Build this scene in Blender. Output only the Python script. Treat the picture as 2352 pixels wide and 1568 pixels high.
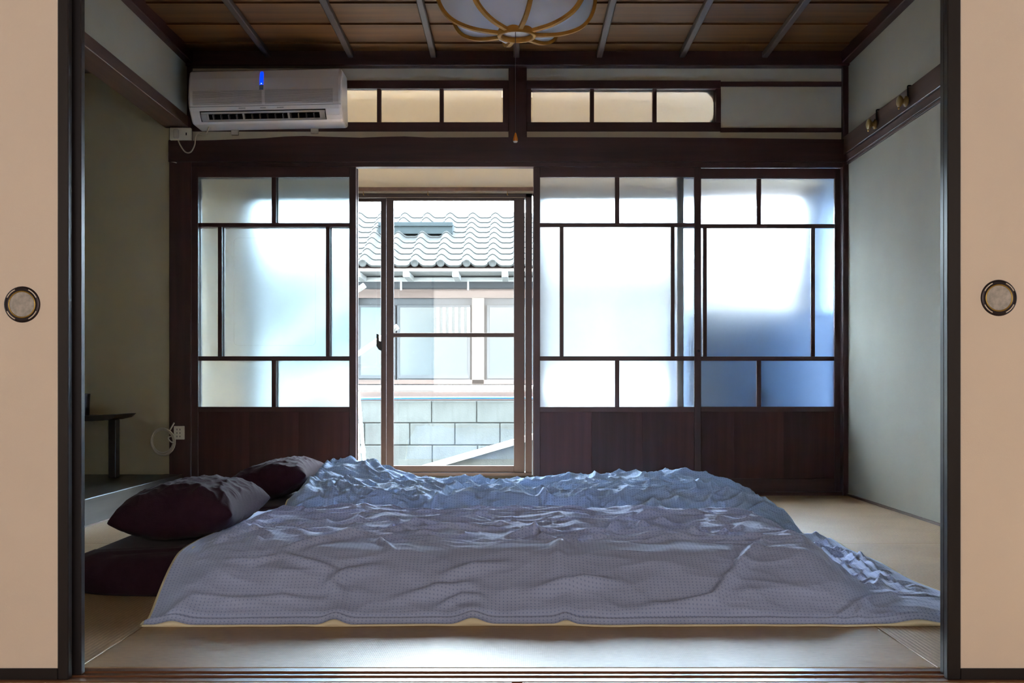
import bpy, bmesh, math, random
import numpy as np
from mathutils import Vector, Matrix

random.seed(7)
for _o in list(bpy.data.objects):
    bpy.data.objects.remove(_o)
scene = bpy.context.scene
COL = scene.collection

# ------------------------------------------------------------------ camera
F = 2500.0            # focal length in pixels of the 2352 wide frame
CZ = 0.58             # camera height
VX, VY = 1188.0, 888.0
cam_d = bpy.data.cameras.new('camera')
cam_d.sensor_fit = 'HORIZONTAL'
cam_d.sensor_width = 36.0
cam_d.lens = 36.0 * F / 2352.0
cam_d.shift_x = -(VX - 1176.0) / 2352.0
cam_d.shift_y = (VY - 784.0) / 2352.0
cam_d.clip_start = 0.05
cam = bpy.data.objects.new('camera', cam_d)
COL.objects.link(cam)
cam.location = (0, 0, CZ)
cam.rotation_euler = (math.pi / 2, 0, 0)
scene.camera = cam

# ------------------------------------------------------------------ world, lights, exposure
world = bpy.data.worlds.new('overcast_sky')
scene.world = world
world.use_nodes = True
wn = world.node_tree
bg = wn.nodes['Background']
bg.inputs['Color'].default_value = (0.76, 0.89, 1.0, 1)
bg.inputs['Strength'].default_value = 44.0

sun_d = bpy.data.lights.new('hazy_sun', 'SUN')
sun_d.energy = 20.0
sun_d.angle = math.radians(12)
sun_d.color = (1.0, 0.97, 0.92)
sun = bpy.data.objects.new('hazy_sun', sun_d)
COL.objects.link(sun)
sun.rotation_euler = (math.radians(-30), 0, math.radians(14))   # high over the neighbour's roof, shining towards the room

# added area light before the closed screens behind the camera, brightening the paper doors
fill_d = bpy.data.lights.new('anteroom_fill_light', 'AREA')
fill_d.shape = 'RECTANGLE'
fill_d.size = 2.6
fill_d.size_y = 1.5
fill_d.energy = 42.0
fill_d.color = (1.0, 0.92, 0.86)
fill_l = bpy.data.objects.new('anteroom_fill_light', fill_d)
COL.objects.link(fill_l)
fill_l.location = (0, -2.35, 1.25)
fill_l.rotation_euler = (math.radians(90), 0, 0)

vs = scene.view_settings
vs.view_transform = 'Standard'
vs.look = 'None'
vs.gamma = 1.0
vs.use_curve_mapping = False
vs.exposure = 0.8
cy = scene.cycles
cy.max_bounces = 14
cy.diffuse_bounces = 6
cy.glossy_bounces = 4
cy.transmission_bounces = 12
cy.transparent_max_bounces = 12
cy.use_denoising = True
cy.caustics_refractive = True
cy.caustics_reflective = False
cy.sample_clamp_indirect = 20.0
cy.blur_glossy = 0.6


# ------------------------------------------------------------------ measuring helpers
def PX(px, d):
    return (px - VX) * d / F


def PZ(py, d):
    return CZ + (VY - py) * d / F


# ------------------------------------------------------------------ materials
def srgb(r, g, b):
    def f(c):
        c = c / 255.0
        return c / 12.92 if c <= 0.04045 else ((c + 0.055) / 1.055) ** 2.4
    return (f(r), f(g), f(b), 1)


class NT:
    def __init__(self, name):
        self.m = bpy.data.materials.new(name)
        self.m.use_nodes = True
        self.t = self.m.node_tree
        self.b = self.t.nodes['Principled BSDF']
        self.out = self.t.nodes['Material Output']

    def n(self, kind, **kw):
        nd = self.t.nodes.new(kind)
        for k, v in kw.items():
            setattr(nd, k, v)
        return nd

    def l(self, a, b):
        self.t.links.new(a, b)

    def math(self, op, a, b=None):
        nd = self.n('ShaderNodeMath', operation=op)
        for i, v in enumerate((a, b)):
            if v is None:
                continue
            if isinstance(v, (int, float)):
                nd.inputs[i].default_value = v
            else:
                self.l(v, nd.inputs[i])
        return nd.outputs[0]

    def mix(self, fac, a, b):
        nd = self.n('ShaderNodeMix', data_type='RGBA')
        for sock, v in ((nd.inputs[0], fac), (nd.inputs[6], a), (nd.inputs[7], b)):
            if hasattr(v, 'is_linked') or hasattr(v, 'node'):
                self.l(v, sock)
            else:
                sock.default_value = v
        return nd.outputs[2]

    def coords(self, kind='Object', scale=(1, 1, 1)):
        tc = self.n('ShaderNodeTexCoord')
        mp = self.n('ShaderNodeMapping')
        mp.inputs['Scale'].default_value = scale
        self.l(tc.outputs[kind], mp.inputs['Vector'])
        return mp.outputs[0]

    def noise(self, vec, scale, detail=3, rough=0.55):
        nd = self.n('ShaderNodeTexNoise')
        nd.inputs['Scale'].default_value = scale
        nd.inputs['Detail'].default_value = detail
        nd.inputs['Roughness'].default_value = rough
        self.l(vec, nd.inputs['Vector'])
        return nd.outputs['Fac']

    def ramp(self, fac, stops):
        nd = self.n('ShaderNodeValToRGB')
        cr = nd.color_ramp
        while len(cr.elements) < len(stops):
            cr.elements.new(0.5)
        for e, (p, c) in zip(cr.elements, stops):
            e.position = p
            e.color = c
        self.l(fac, nd.inputs[0])
        return nd.outputs[0]

    def bump(self, h, strength=0.2, dist=0.01):
        nd = self.n('ShaderNodeBump')
        nd.inputs['Strength'].default_value = strength
        nd.inputs['Distance'].default_value = dist
        self.l(h, nd.inputs['Height'])
        self.l(nd.outputs[0], self.b.inputs['Normal'])

    def col(self, c):
        s = self.b.inputs['Base Color']
        if hasattr(c, 'node'):
            self.l(c, s)
        else:
            s.default_value = c

    def set(self, rough=None, metal=None, spec=None):
        if rough is not None:
            self.b.inputs['Roughness'].default_value = rough
        if metal is not None:
            self.b.inputs['Metallic'].default_value = metal
        if spec is not None:
            self.b.inputs['Specular IOR Level'].default_value = spec


def dim(c, k):
    return (c[0] * k, c[1] * k, c[2] * k, 1)


def m_wood(name, c, along='x', rough=0.45, contrast=0.45, scale=1.0, spec=0.4):
    t = NT(name)
    sc = {'x': (1.2, 22, 22), 'y': (22, 1.2, 22), 'z': (22, 22, 1.2)}[along]
    v = t.coords('Object', tuple(s * scale for s in sc))
    n1 = t.noise(v, 1.0, 5, 0.6)
    oi = t.n('ShaderNodeObjectInfo')
    r = t.math('MULTIPLY', oi.outputs['Random'], 0.16)
    f = t.math('ADD', t.math('ADD', n1, r), -0.08)
    t.col(t.ramp(f, [(0.25, dim(c, 1 - contrast)), (0.75, dim(c, 1 + contrast))]))
    t.set(rough, spec=spec)
    t.bump(n1, 0.12, 0.004)
    return t.m


def m_plain(name, c, rough=0.5, metal=0.0, spec=0.5, var=0.06, scale=12.0, bump=0.0, bscale=300):
    t = NT(name)
    v = t.coords('Object')
    n1 = t.noise(v, scale, 3)
    t.col(t.ramp(n1, [(0.3, dim(c, 1 - var)), (0.7, dim(c, 1 + var))]))
    t.set(rough, metal, spec)
    if bump:
        t.bump(t.noise(v, bscale, 3), bump, 0.003)
    return t.m


def m_frosted(name, tint, rough, diffuse=0.02):
    t = NT(name)
    t.t.nodes.remove(t.b)
    g = t.n('ShaderNodeBsdfGlass')
    g.inputs['Roughness'].default_value = rough
    g.inputs['IOR'].default_value = 1.22
    v = t.coords('Object')
    n1 = t.noise(v, 5.0, 4, 0.65)
    t.l(t.ramp(n1, [(0.3, dim(tint, 0.955)), (0.65, tint)]), g.inputs['Color'])
    tl = t.n('ShaderNodeBsdfTranslucent')
    tl.inputs[0].default_value = tint
    mx = t.n('ShaderNodeMixShader')
    mx.inputs[0].default_value = diffuse
    t.l(g.outputs[0], mx.inputs[1])
    t.l(tl.outputs[0], mx.inputs[2])
    t.l(mx.outputs[0], t.out.inputs['Surface'])
    return t.m


def m_clear(name, tint=(0.96, 0.98, 0.985, 1)):
    t = NT(name)
    t.t.nodes.remove(t.b)
    tr = t.n('ShaderNodeBsdfTransparent')
    tr.inputs[0].default_value = tint
    gl = t.n('ShaderNodeBsdfGlossy')
    gl.inputs['Roughness'].default_value = 0.02
    lw = t.n('ShaderNodeLayerWeight')
    lw.inputs[0].default_value = 0.5
    mx = t.n('ShaderNodeMixShader')
    t.l(t.math('ADD', t.math('MULTIPLY', t.math('POWER', lw.outputs['Facing'], 5.0), 0.9), 0.035), mx.inputs[0])
    t.l(tr.outputs[0], mx.inputs[1])
    t.l(gl.outputs[0], mx.inputs[2])
    t.l(mx.outputs[0], t.out.inputs['Surface'])
    return t.m


def m_emit(name, c, s):
    t = NT(name)
    t.col(c)
    t.b.inputs['Emission Color'].default_value = c
    t.b.inputs['Emission Strength'].default_value = s
    return t.m


def m_tatami(name):
    # rush ridges run along the mat's local X
    t = NT(name)
    v = t.coords('Object')
    sp = t.n('ShaderNodeSeparateXYZ')
    t.l(v, sp.inputs[0])
    x, y = sp.outputs[0], sp.outputs[1]
    ridge = t.math('ABSOLUTE', t.math('SINE', t.math('MULTIPLY', y, math.pi / 0.0105)))
    twist = t.math('SINE', t.math('MULTIPLY', x, 2 * math.pi / 0.0042))
    vs_ = t.coords('Object', (40, 260, 1))
    fib = t.noise(vs_, 1.0, 3, 0.6)
    big = t.noise(v, 3.0, 3)
    f = t.math('ADD', t.math('MULTIPLY', fib, 0.55), t.math('MULTIPLY', big, 0.45))
    base = t.ramp(f, [(0.32, srgb(144, 111, 74)), (0.68, srgb(184, 150, 112))])
    groove = t.math('LESS_THAN', ridge, 0.28)
    t.col(t.mix(t.math('MULTIPLY', groove, 0.55), base, srgb(104, 80, 48)))
    t.set(0.45, spec=0.9)
    h = t.math('ADD', t.math('ADD', ridge, t.math('MULTIPLY', twist, 0.12)), t.math('MULTIPLY', fib, 0.5))
    t.bump(h, 0.6, 0.0007)
    return t.m


def m_duvet(name, ground, dot, step=0.0098):
    t = NT(name)
    tc = t.n('ShaderNodeUVMap')
    tc.uv_map = 'cloth'
    sp = t.n('ShaderNodeSeparateXYZ')
    t.l(tc.outputs[0], sp.inputs[0])
    u, v = sp.outputs[0], sp.outputs[1]

    def cell(a):
        fr = t.math('FRACT', t.math('DIVIDE', a, step))
        return t.math('ABSOLUTE', t.math('SUBTRACT', fr, 0.5))
    cu, cv = cell(u), cell(v)
    arm1 = t.math('MULTIPLY', t.math('LESS_THAN', cu, 0.10), t.math('LESS_THAN', cv, 0.23))
    arm2 = t.math('MULTIPLY', t.math('LESS_THAN', cu, 0.18), t.math('LESS_THAN', cv, 0.11))
    plus = t.math('MAXIMUM', arm1, arm2)
    mp = t.n('ShaderNodeMapping')
    mp.inputs['Scale'].default_value = (1, 1, 1)
    t.l(tc.outputs[0], mp.inputs['Vector'])
    n1 = t.noise(mp.outputs[0], 6.0, 3)
    weave = t.noise(mp.outputs[0], 260.0, 2)
    g = t.ramp(n1, [(0.3, dim(ground, 0.93)), (0.7, dim(ground, 1.06))])
    t.col(t.mix(t.math('MULTIPLY', plus, 0.45), g, dot))
    t.set(0.92, spec=0.15)
    t.b.inputs['Sheen Weight'].default_value = 0.1
    t.b.inputs['Sheen Roughness'].default_value = 0.5
    t.bump(t.math('ADD', t.math('MULTIPLY', weave, 0.6), t.math('MULTIPLY', t.noise(mp.outputs[0], 70.0, 3), 0.9)), 0.35, 0.0035)
    return t.m


def m_paper(name, c, trans=0.35):
    t = NT(name)
    t.col(c)
    t.set(0.9, spec=0.1)
    tl = t.n('ShaderNodeBsdfTranslucent')
    tl.inputs[0].default_value = c
    mx = t.n('ShaderNodeMixShader')
    mx.inputs[0].default_value = trans
    t.l(t.b.outputs[0], mx.inputs[1])
    t.l(tl.outputs[0], mx.inputs[2])
    t.l(mx.outputs[0], t.out.inputs['Surface'])
    return t.m


def m_concrete(name):
    t = NT(name)
    v = t.coords('Object')
    n1 = t.noise(v, 3.5, 6, 0.7)
    vs_ = t.coords('Object', (18, 18, 1.5))
    n2 = t.noise(vs_, 1.0, 4)
    f = t.math('ADD', t.math('MULTIPLY', n1, 0.6), t.math('MULTIPLY', n2, 0.4))
    t.col(t.ramp(f, [(0.3, srgb(57, 60, 60)), (0.7, srgb(75, 78, 78))]))
    t.set(0.95, spec=0.1)
    t.bump(t.noise(v, 90, 3), 0.3, 0.004)
    return t.m


M = {}
DK = (0.044, 0.0145, 0.014, 1)
for ax in 'xyz':
    M['dark_' + ax] = m_wood('dark_wood_' + ax, DK, ax, 0.42, 0.45)
    M['black_' + ax] = m_wood('black_lacquer_' + ax, (0.016, 0.0125, 0.014, 1), ax, 0.36, 0.35)
M['rail_y'] = m_wood('brown_rail_wood', (0.085, 0.047, 0.036, 1), 'y', 0.45, 0.4)
M['board_z'] = m_wood('stained_board', (0.046, 0.0155, 0.015, 1), 'z', 0.42, 0.55, 0.6, 0.25)
M['plank_x'] = m_wood('ceiling_board', (0.088, 0.034, 0.005, 1), 'x', 0.6, 0.6, 0.8)
M['batten_y'] = m_wood('ceiling_batten_wood', (0.066, 0.046, 0.044, 1), 'y', 0.45, 0.4)
M['threshold_x'] = m_wood('threshold_wood', (0.12, 0.048, 0.02, 1), 'x', 0.36, 0.5)
M['corridor_x'] = m_wood('corridor_floor_wood', (0.42, 0.29, 0.18, 1), 'x', 0.35, 0.3)
M['alcove_y'] = m_wood('alcove_board', (0.034, 0.027, 0.022, 1), 'y', 0.42, 0.5, 1.0, 0.25)
M['table_wood'] = m_wood('table_wood', (0.02, 0.011, 0.011, 1), 'x', 0.35, 0.4)
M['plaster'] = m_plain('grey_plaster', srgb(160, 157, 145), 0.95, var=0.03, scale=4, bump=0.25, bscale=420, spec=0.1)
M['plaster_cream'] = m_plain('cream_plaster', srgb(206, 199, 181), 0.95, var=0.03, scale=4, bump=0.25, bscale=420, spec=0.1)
M['plaster_olive'] = m_plain('olive_plaster', srgb(182, 171, 144), 0.95, var=0.04, scale=4, bump=0.3, bscale=420, spec=0.1)
M['plaster_tan'] = m_plain('tan_plaster', srgb(200, 188, 168), 0.95, var=0.03, scale=3, spec=0.1)
M['white_wall'] = m_plain('white_ceiling_paint', srgb(232, 228, 218), 0.9, var=0.02, spec=0.1)
M['fusuma'] = m_plain('fusuma_paper', srgb(236, 221, 206), 0.85, var=0.02, scale=3, bump=0.15, bscale=500, spec=0.15)
M['tatami'] = m_tatami('tatami_rush')
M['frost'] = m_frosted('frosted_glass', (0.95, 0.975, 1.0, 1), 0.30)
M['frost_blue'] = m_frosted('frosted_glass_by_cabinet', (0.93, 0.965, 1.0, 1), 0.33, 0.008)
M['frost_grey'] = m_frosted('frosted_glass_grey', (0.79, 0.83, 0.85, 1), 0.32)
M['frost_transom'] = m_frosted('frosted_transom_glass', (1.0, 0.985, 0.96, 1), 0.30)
M['etch'] = m_frosted('etched_line_glass', (1.0, 1.0, 1.0, 1), 0.2)
M['clear'] = m_clear('clear_glass')
M['aluminium'] = m_plain('brown_aluminium', (0.028, 0.018, 0.019, 1), 0.4, metal=0.2, var=0.05)
M['black_metal'] = m_plain('black_metal', (0.012, 0.012, 0.014, 1), 0.4, metal=0.6)
M['bronze'] = m_plain('dark_bronze', (0.035, 0.026, 0.028, 1), 0.4, metal=0.7)
M['pull_cup'] = m_plain('worn_pewter', (0.46, 0.43, 0.40, 1), 0.5, metal=0.0, var=0.25, scale=90)
M['brass'] = m_plain('aged_brass', (0.42, 0.27, 0.07, 1), 0.35, metal=0.9)
M['horn'] = m_plain('amber_resin', (0.25, 0.165, 0.045, 1), 0.3, spec=0.5)
M['ac_white'] = m_plain('ac_plastic', srgb(222, 215, 212), 0.38, var=0.015)
M['ac_grille'] = m_plain('ac_grille_plastic', srgb(168, 161, 158), 0.5, var=0.02)
M['ac_dark'] = m_plain('ac_slot', srgb(38, 36, 38), 0.6)
M['ac_vane'] = m_plain('ac_vane_plastic', srgb(168, 162, 160), 0.5)
M['led'] = m_emit('blue_led', (0.0, 0.035, 1.0, 1), 1.0)
M['led_white'] = m_emit('blue_led_core', (0.45, 0.65, 1.0, 1), 1.4)
M['led_off'] = m_plain('led_window', srgb(96, 112, 135), 0.2)
M['white_plastic'] = m_plain('white_plastic', srgb(214, 206, 190), 0.45, var=0.02)
M['cord'] = m_plain('beige_cord', srgb(196, 186, 172), 0.55, var=0.03)
M['slot'] = m_plain('socket_slot', srgb(40, 36, 34), 0.6)
M['paper'] = m_paper('lamp_paper', (0.80, 0.82, 0.88, 1), 0.4)
M['rib'] = m_wood('lamp_rib_wood', (0.40, 0.19, 0.03, 1), 'x', 0.65, 0.3, 1.0, 0.2)
M['disc'] = m_plain('lamp_disc', srgb(214, 208, 200), 0.7)
M['string'] = m_plain('pull_string', srgb(70, 60, 66), 0.8)
M['knob'] = m_plain('pull_knob', srgb(190, 112, 28), 0.35)
M['duvet_a'] = m_duvet('duvet_cotton', srgb(178, 191, 227), srgb(78, 98, 176))
M['duvet_b'] = m_duvet('duvet_cotton_back', srgb(165, 188, 220), srgb(96, 120, 170))
M['lining'] = m_plain('cream_lining', srgb(226, 214, 184), 0.9, var=0.03, spec=0.1)
M['sheet'] = m_plain('aubergine_sheet', (0.036, 0.0145, 0.025, 1), 0.9, var=0.12, scale=25, bump=0.3, bscale=260, spec=0.05)
M['sheet'].node_tree.nodes['Principled BSDF'].inputs['Sheen Weight'].default_value = 0.05
M['pot'] = m_plain('dark_glazed_pot', (0.03, 0.024, 0.032, 1), 0.3, var=0.5, scale=30)
M['tile'] = m_plain('silver_roof_tile', srgb(39, 40, 40), 0.95, spec=0.02, var=0.05, scale=6)
M['white_paint'] = m_plain('white_house_paint', srgb(124, 126, 126), 0.7, var=0.02)
M['house_wall'] = m_plain('house_wall_grey', srgb(41, 44, 48), 0.85, var=0.06)
M['house_brown'] = m_wood('house_brown_wood', (0.05, 0.032, 0.027, 1), 'x', 0.6, 0.35)
M['house_post'] = m_wood('house_post_wood', (0.07, 0.054, 0.047, 1), 'z', 0.7, 0.3)
M['house_glass'] = m_plain('house_window_glass', srgb(46, 53, 57), 0.25, var=0.04)
M['house_teal'] = m_plain('house_shade_cloth', srgb(46, 64, 71), 0.6, var=0.1)
M['roof_metal'] = m_plain('grey_roof_metal', srgb(30, 35, 37), 0.9, spec=0.05)
M['concrete'] = m_concrete('concrete_block')
M['joint'] = m_plain('block_mortar', srgb(56, 59, 59), 0.95)
M['ground'] = m_plain('garden_ground', srgb(88, 86, 82), 0.95, var=0.15, scale=5)
M['hose'] = m_plain('blue_hose', srgb(22, 78, 128), 0.4)
M['pvc'] = m_plain('white_pipe', srgb(225, 228, 226), 0.4, var=0.03)
M['blue_box'] = m_plain('blue_cabinet_paint', srgb(48, 80, 118), 0.5, var=0.05)
M['blue_wall'] = m_plain('shaded_blue_panel', srgb(120, 140, 165), 0.8, var=0.05)  # shade at the corridor's end, put into the wall colour


# ------------------------------------------------------------------ mesh helpers
def link(o, parent=None):
    COL.objects.link(o)
    if parent is not None:
        o.parent = parent
        o.matrix_parent_inverse = parent_inv(parent)
    return o


def parent_inv(p):
    m = Matrix.Identity(4)
    while p is not None:
        m = m_local(p) @ m if False else m
        chain = []
        q = p
        while q is not None:
            chain.append(q)
            q = q.parent
        w = Matrix.Identity(4)
        for q in reversed(chain):
            w = w @ q.matrix_parent_inverse @ q.matrix_basis
        return w.inverted()
    return m


def obj_bm(name, bm, mat, parent=None, smooth=False, origin=None):
    """origin: world point that becomes the object's origin (geometry is given in world units)"""
    if origin is None:
        cs = [v.co for v in bm.verts]
        lo = Vector((min(c.x for c in cs), min(c.y for c in cs), min(c.z for c in cs)))
        hi = Vector((max(c.x for c in cs), max(c.y for c in cs), max(c.z for c in cs)))
        origin = (lo + hi) / 2
    origin = Vector(origin)
    bmesh.ops.translate(bm, vec=-origin, verts=bm.verts)
    me = bpy.data.meshes.new(name)
    bm.normal_update()
    bm.to_mesh(me)
    bm.free()
    me.materials.append(mat)
    if smooth:
        for p in me.polygons:
            p.use_smooth = True
    o = bpy.data.objects.new(name, me)
    o.location = origin
    return link(o, parent)


def add_box(bm, x0, x1, y0, y1, z0, z1, bev=0.0):
    r = bmesh.ops.create_cube(bm, size=1.0)
    vsx = r['verts']
    for v in vsx:
        v.co = Vector(((x0 + x1) / 2 + v.co.x * (x1 - x0), (y0 + y1) / 2 + v.co.y * (y1 - y0), (z0 + z1) / 2 + v.co.z * (z1 - z0)))
    if bev > 0:
        es = list({e for v in vsx for e in v.link_edges})
        bmesh.ops.bevel(bm, geom=es, offset=bev, segments=1, affect='EDGES', profile=0.5)


def box(name, x0, x1, y0, y1, z0, z1, mat, parent=None, bev=0.0):
    bm = bmesh.new()
    add_box(bm, min(x0, x1), max(x0, x1), min(y0, y1), max(y0, y1), min(z0, z1), max(z0, z1), bev)
    return obj_bm(name, bm, mat, parent)


def empty(name, loc=(0, 0, 0), parent=None):
    o = bpy.data.objects.new(name, None)
    o.empty_display_size = 0.1
    o.location = loc
    return link(o, parent)


def tag(o, label, cat, group=None, kind=None):
    o['label'] = label
    o['category'] = cat
    if group:
        o['group'] = group
    if kind:
        o['kind'] = kind
    return o


def struct(o, label, cat):
    return tag(o, label, cat, kind='structure')


def catmull(pts, n=8, closed=False):
    P = [Vector(p) for p in pts]
    out = []
    m = len(P)
    rng = m if closed else m - 1
    for i in range(rng):
        if closed:
            a, b, c, d = P[(i - 1) % m], P[i], P[(i + 1) % m], P[(i + 2) % m]
        else:
            a, b, c, d = P[max(i - 1, 0)], P[i], P[i + 1], P[min(i + 2, m - 1)]
        for k in range(n):
            t = k / n
            out.append(0.5 * ((2 * b) + (c - a) * t + (2 * a - 5 * b + 4 * c - d) * t * t + (3 * b - a - 3 * c + d) * t ** 3))
    if not closed:
        out.append(P[-1])
    return out


def add_tube(bm, pts, r, seg=8, closed=False, flat=None):
    """sweep a circle (or a w x h rectangle when flat is given) along pts"""
    P = [Vector(p) for p in pts]
    n = len(P)
    rings = []
    up = None
    for i in range(n):
        a = P[(i - 1) % n] if (closed or i > 0) else P[i]
        b = P[(i + 1) % n] if (closed or i < n - 1) else P[i]
        t = (b - a).normalized()
        if up is None:
            up = Vector((0, 0, 1)) if abs(t.z) < 0.9 else Vector((0, 1, 0))
        s = t.cross(up).normalized()
        u2 = s.cross(t).normalized()
        up = u2
        rr = r[i] if isinstance(r, (list, tuple)) else r
        ring = []
        for k in range(seg):
            an = 2 * math.pi * k / seg
            ring.append(bm.verts.new(P[i] + s * math.cos(an) * rr + u2 * math.sin(an) * rr))
        rings.append(ring)
    for i in range(n if closed else n - 1):
        A, B = rings[i], rings[(i + 1) % n]
        for k in range(seg):
            bm.faces.new((A[k], A[(k + 1) % seg], B[(k + 1) % seg], B[k]))
    if not closed:
        bm.faces.new(rings[0][::-1])
        bm.faces.new(rings[-1])


def tube(name, pts, r, mat, parent=None, seg=8, closed=False):
    bm = bmesh.new()
    add_tube(bm, pts, r, seg, closed)
    bmesh.ops.recalc_face_normals(bm, faces=bm.faces)
    return obj_bm(name, bm, mat, parent, smooth=True)


def add_lathe(bm, prof, seg=32, axis='z', at=(0, 0, 0), cap=True):
    rings = []
    at = Vector(at)
    for (r, h) in prof:
        ring = []
        for k in range(seg):
            an = 2 * math.pi * k / seg
            c, s = math.cos(an) * r, math.sin(an) * r
            p = {'z': Vector((c, s, h)), 'y': Vector((c, h, s)), 'x': Vector((h, c, s))}[axis]
            ring.append(bm.verts.new(at + p))
        rings.append(ring)
    for A, B in zip(rings[:-1], rings[1:]):
        for k in range(seg):
            bm.faces.new((A[k], A[(k + 1) % seg], B[(k + 1) % seg], B[k]))
    if cap:
        bm.faces.new(rings[0][::-1])
        bm.faces.new(rings[-1])
    bmesh.ops.recalc_face_normals(bm, faces=bm.faces)


def lathe(name, prof, mat, parent=None, seg=32, axis='z', at=(0, 0, 0), cap=True):
    bm = bmesh.new()
    add_lathe(bm, prof, seg, axis, at, cap)
    return obj_bm(name, bm, mat, parent, smooth=True, origin=at)


def add_prism(bm, pts, axis, a0, a1):
    """extrude a polygon (2D pts) along axis between a0 and a1; pts are the other two coordinates in xyz order"""
    def mk(p, a):
        if axis == 'x':
            return Vector((a, p[0], p[1]))
        if axis == 'y':
            return Vector((p[0], a, p[1]))
        return Vector((p[0], p[1], a))
    A = [bm.verts.new(mk(p, a0)) for p in pts]
    B = [bm.verts.new(mk(p, a1)) for p in pts]
    n = len(pts)
    bm.faces.new(A)
    bm.faces.new(B[::-1])
    for i in range(n):
        bm.faces.new((A[i], B[i], B[(i + 1) % n], A[(i + 1) % n]))
    bmesh.ops.recalc_face_normals(bm, faces=bm.faces)


def prism(name, pts, axis, a0, a1, mat, parent=None):
    bm = bmesh.new()
    add_prism(bm, pts, axis, a0, a1)
    return obj_bm(name, bm, mat, parent)


def share(name, src, loc, parent=None, rot=None, scale=None):
    o = bpy.data.objects.new(name, src.data)
    o.location = loc
    if rot:
        o.rotation_euler = rot
    if scale:
        o.scale = scale
    return link(o, parent)


# ------------------------------------------------------------------ main measures
XL, XR = -1.785, 1.765         # left plane of the room, right wall
YF, YB = 2.25, 5.82            # front edge of the mats, back wall face
ZC = 2.36                      # ceiling boards
YW = 6.85                      # outer window plane
YE = 6.95


def BX(px):
    return PX(px, YB)


def BZ(py):
    return PZ(py, YB)


# ================================================================== FLOOR
floor = struct(box('floor', XL - 0.02, XR + 0.02, YF, YB + 0.12, -0.09, -0.05, M['dark_x']), 'bedroom floor of eight borderless straw mats', 'floor')
xm0, xm1 = -0.905, 0.868


def mat_bm(lx, ly):
    bm = bmesh.new()
    add_box(bm, -lx / 2, lx / 2, -ly / 2, ly / 2, -0.05, 0.0, 0.0006)
    return bm


ymid = (YF + YB) / 2
g = 0.0015
mats = [  # x0,x1,y0,y1,long axis
    (xm0, xm1, YF, YF + 0.89, 'x'),
    (xm0, xm1, YB - 0.89, YB, 'x'),
    (XL, xm0, YF, ymid, 'y'), (XL, xm0, ymid, YB, 'y'),
    (xm1, XR, YF, ymid, 'y'), (xm1, XR, ymid, YB, 'y'),
    (xm0, (xm0 + xm1) / 2, YF + 0.89, YB - 0.89, 'y'), ((xm0 + xm1) / 2, xm1, YF + 0.89, YB - 0.89, 'y')]
for (a, b, c, d, ax) in mats:
    w, l = (b - a - 2 * g, d - c - 2 * g)
    bm = mat_bm(w, l) if ax == 'x' else mat_bm(l, w)
    o = obj_bm('tatami_mat', bm, M['tatami'], None, origin=(0, 0, 0))
    o.parent = floor
    o.matrix_parent_inverse = parent_inv(floor)
    o.location = ((a + b) / 2, (c + d) / 2, 0)
    if ax == 'y':
        o.rotation_euler = (0, 0, math.pi / 2)

# threshold with two grooves between the two rooms
thr = [(2.148, -0.06), (2.148, -0.001), (2.160, -0.001), (2.162, -0.004), (2.190, -0.004), (2.192, -0.001), (2.197, -0.001),
       (2.199, -0.004), (2.222, -0.004), (2.224, -0.001), (YF - 0.001, -0.001), (YF - 0.001, -0.06)]
struct(prism('trim_1', thr, 'x', -1.9, 1.9, M['threshold_x']), 'polished wooden threshold with two grooves under the paper doors', 'threshold')

# anteroom (the room the camera stands in)
afl = struct(box('floor_anteroom', -1.9, 1.9, -2.4, 2.147, -0.09, -0.05, M['dark_x']), 'anteroom floor of straw mats before the threshold', 'floor')
for (a, b, c, d) in [(-1.85, -0.01, 1.24, 2.146), (0.01, 1.85, 1.24, 2.146), (-1.85, -0.01, 0.33, 1.235), (0.01, 1.85, 0.33, 1.235)]:
    o = obj_bm('tatami_mat', mat_bm(b - a, d - c), M['tatami'], afl, origin=(0, 0, 0))
    o.location = ((a + b) / 2, (c + d) / 2, -0.002)
box('floor_covering', -1.85, 1.85, -2.4, 0.325, -0.05, -0.002, M['tatami'], afl)
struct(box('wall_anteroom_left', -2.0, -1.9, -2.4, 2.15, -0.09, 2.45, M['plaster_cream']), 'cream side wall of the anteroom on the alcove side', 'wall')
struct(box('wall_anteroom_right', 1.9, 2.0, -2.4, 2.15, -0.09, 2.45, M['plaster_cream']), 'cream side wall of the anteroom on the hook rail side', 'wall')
struct(box('ceiling_anteroom', -2.0, 2.0, -2.5, 2.15, 2.45, 2.52, M['plank_x']), 'wooden ceiling of the anteroom', 'ceiling')
wab = struct(empty('wall_anteroom_back', (0, -2.45, 0)), 'back wall of the anteroom around an opening closed by added screens', 'wall')
box('wall_panel', -2.0, 2.0, -2.5, -2.4, -0.09, 0.45, M['plaster_cream'], wab)
box('wall_panel', -2.0, 2.0, -2.5, -2.4, 2.05, 2.45, M['plaster_cream'], wab)
box('wall_panel', -2.0, -1.35, -2.5, -2.4, 0.45, 2.05, M['plaster_cream'], wab)
box('wall_panel', 1.35, 2.0, -2.5, -2.4, 0.45, 2.05, M['plaster_cream'], wab)
for i in range(3):
    box('sky_block_panel', -1.35 + i * 0.9, -0.45 + i * 0.9, -2.47, -2.45, 0.45, 2.05, M['fusuma'], wab)  # opaque panel added out of view to keep the sky out of the anteroom

# wall above the paper doors
wf = struct(empty('wall_front', (0, 2.2, 1.77)), 'plaster wall and lintel above the paper doors', 'wall')
box('lintel', -1.9, 1.9, 2.14, 2.26, 1.765, 1.90, M['dark_x'], wf, 0.003)
box('plaster_panel', -1.9, 1.9, 2.16, 2.24, 1.90, 2.45, M['plaster_cream'], wf)


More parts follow.
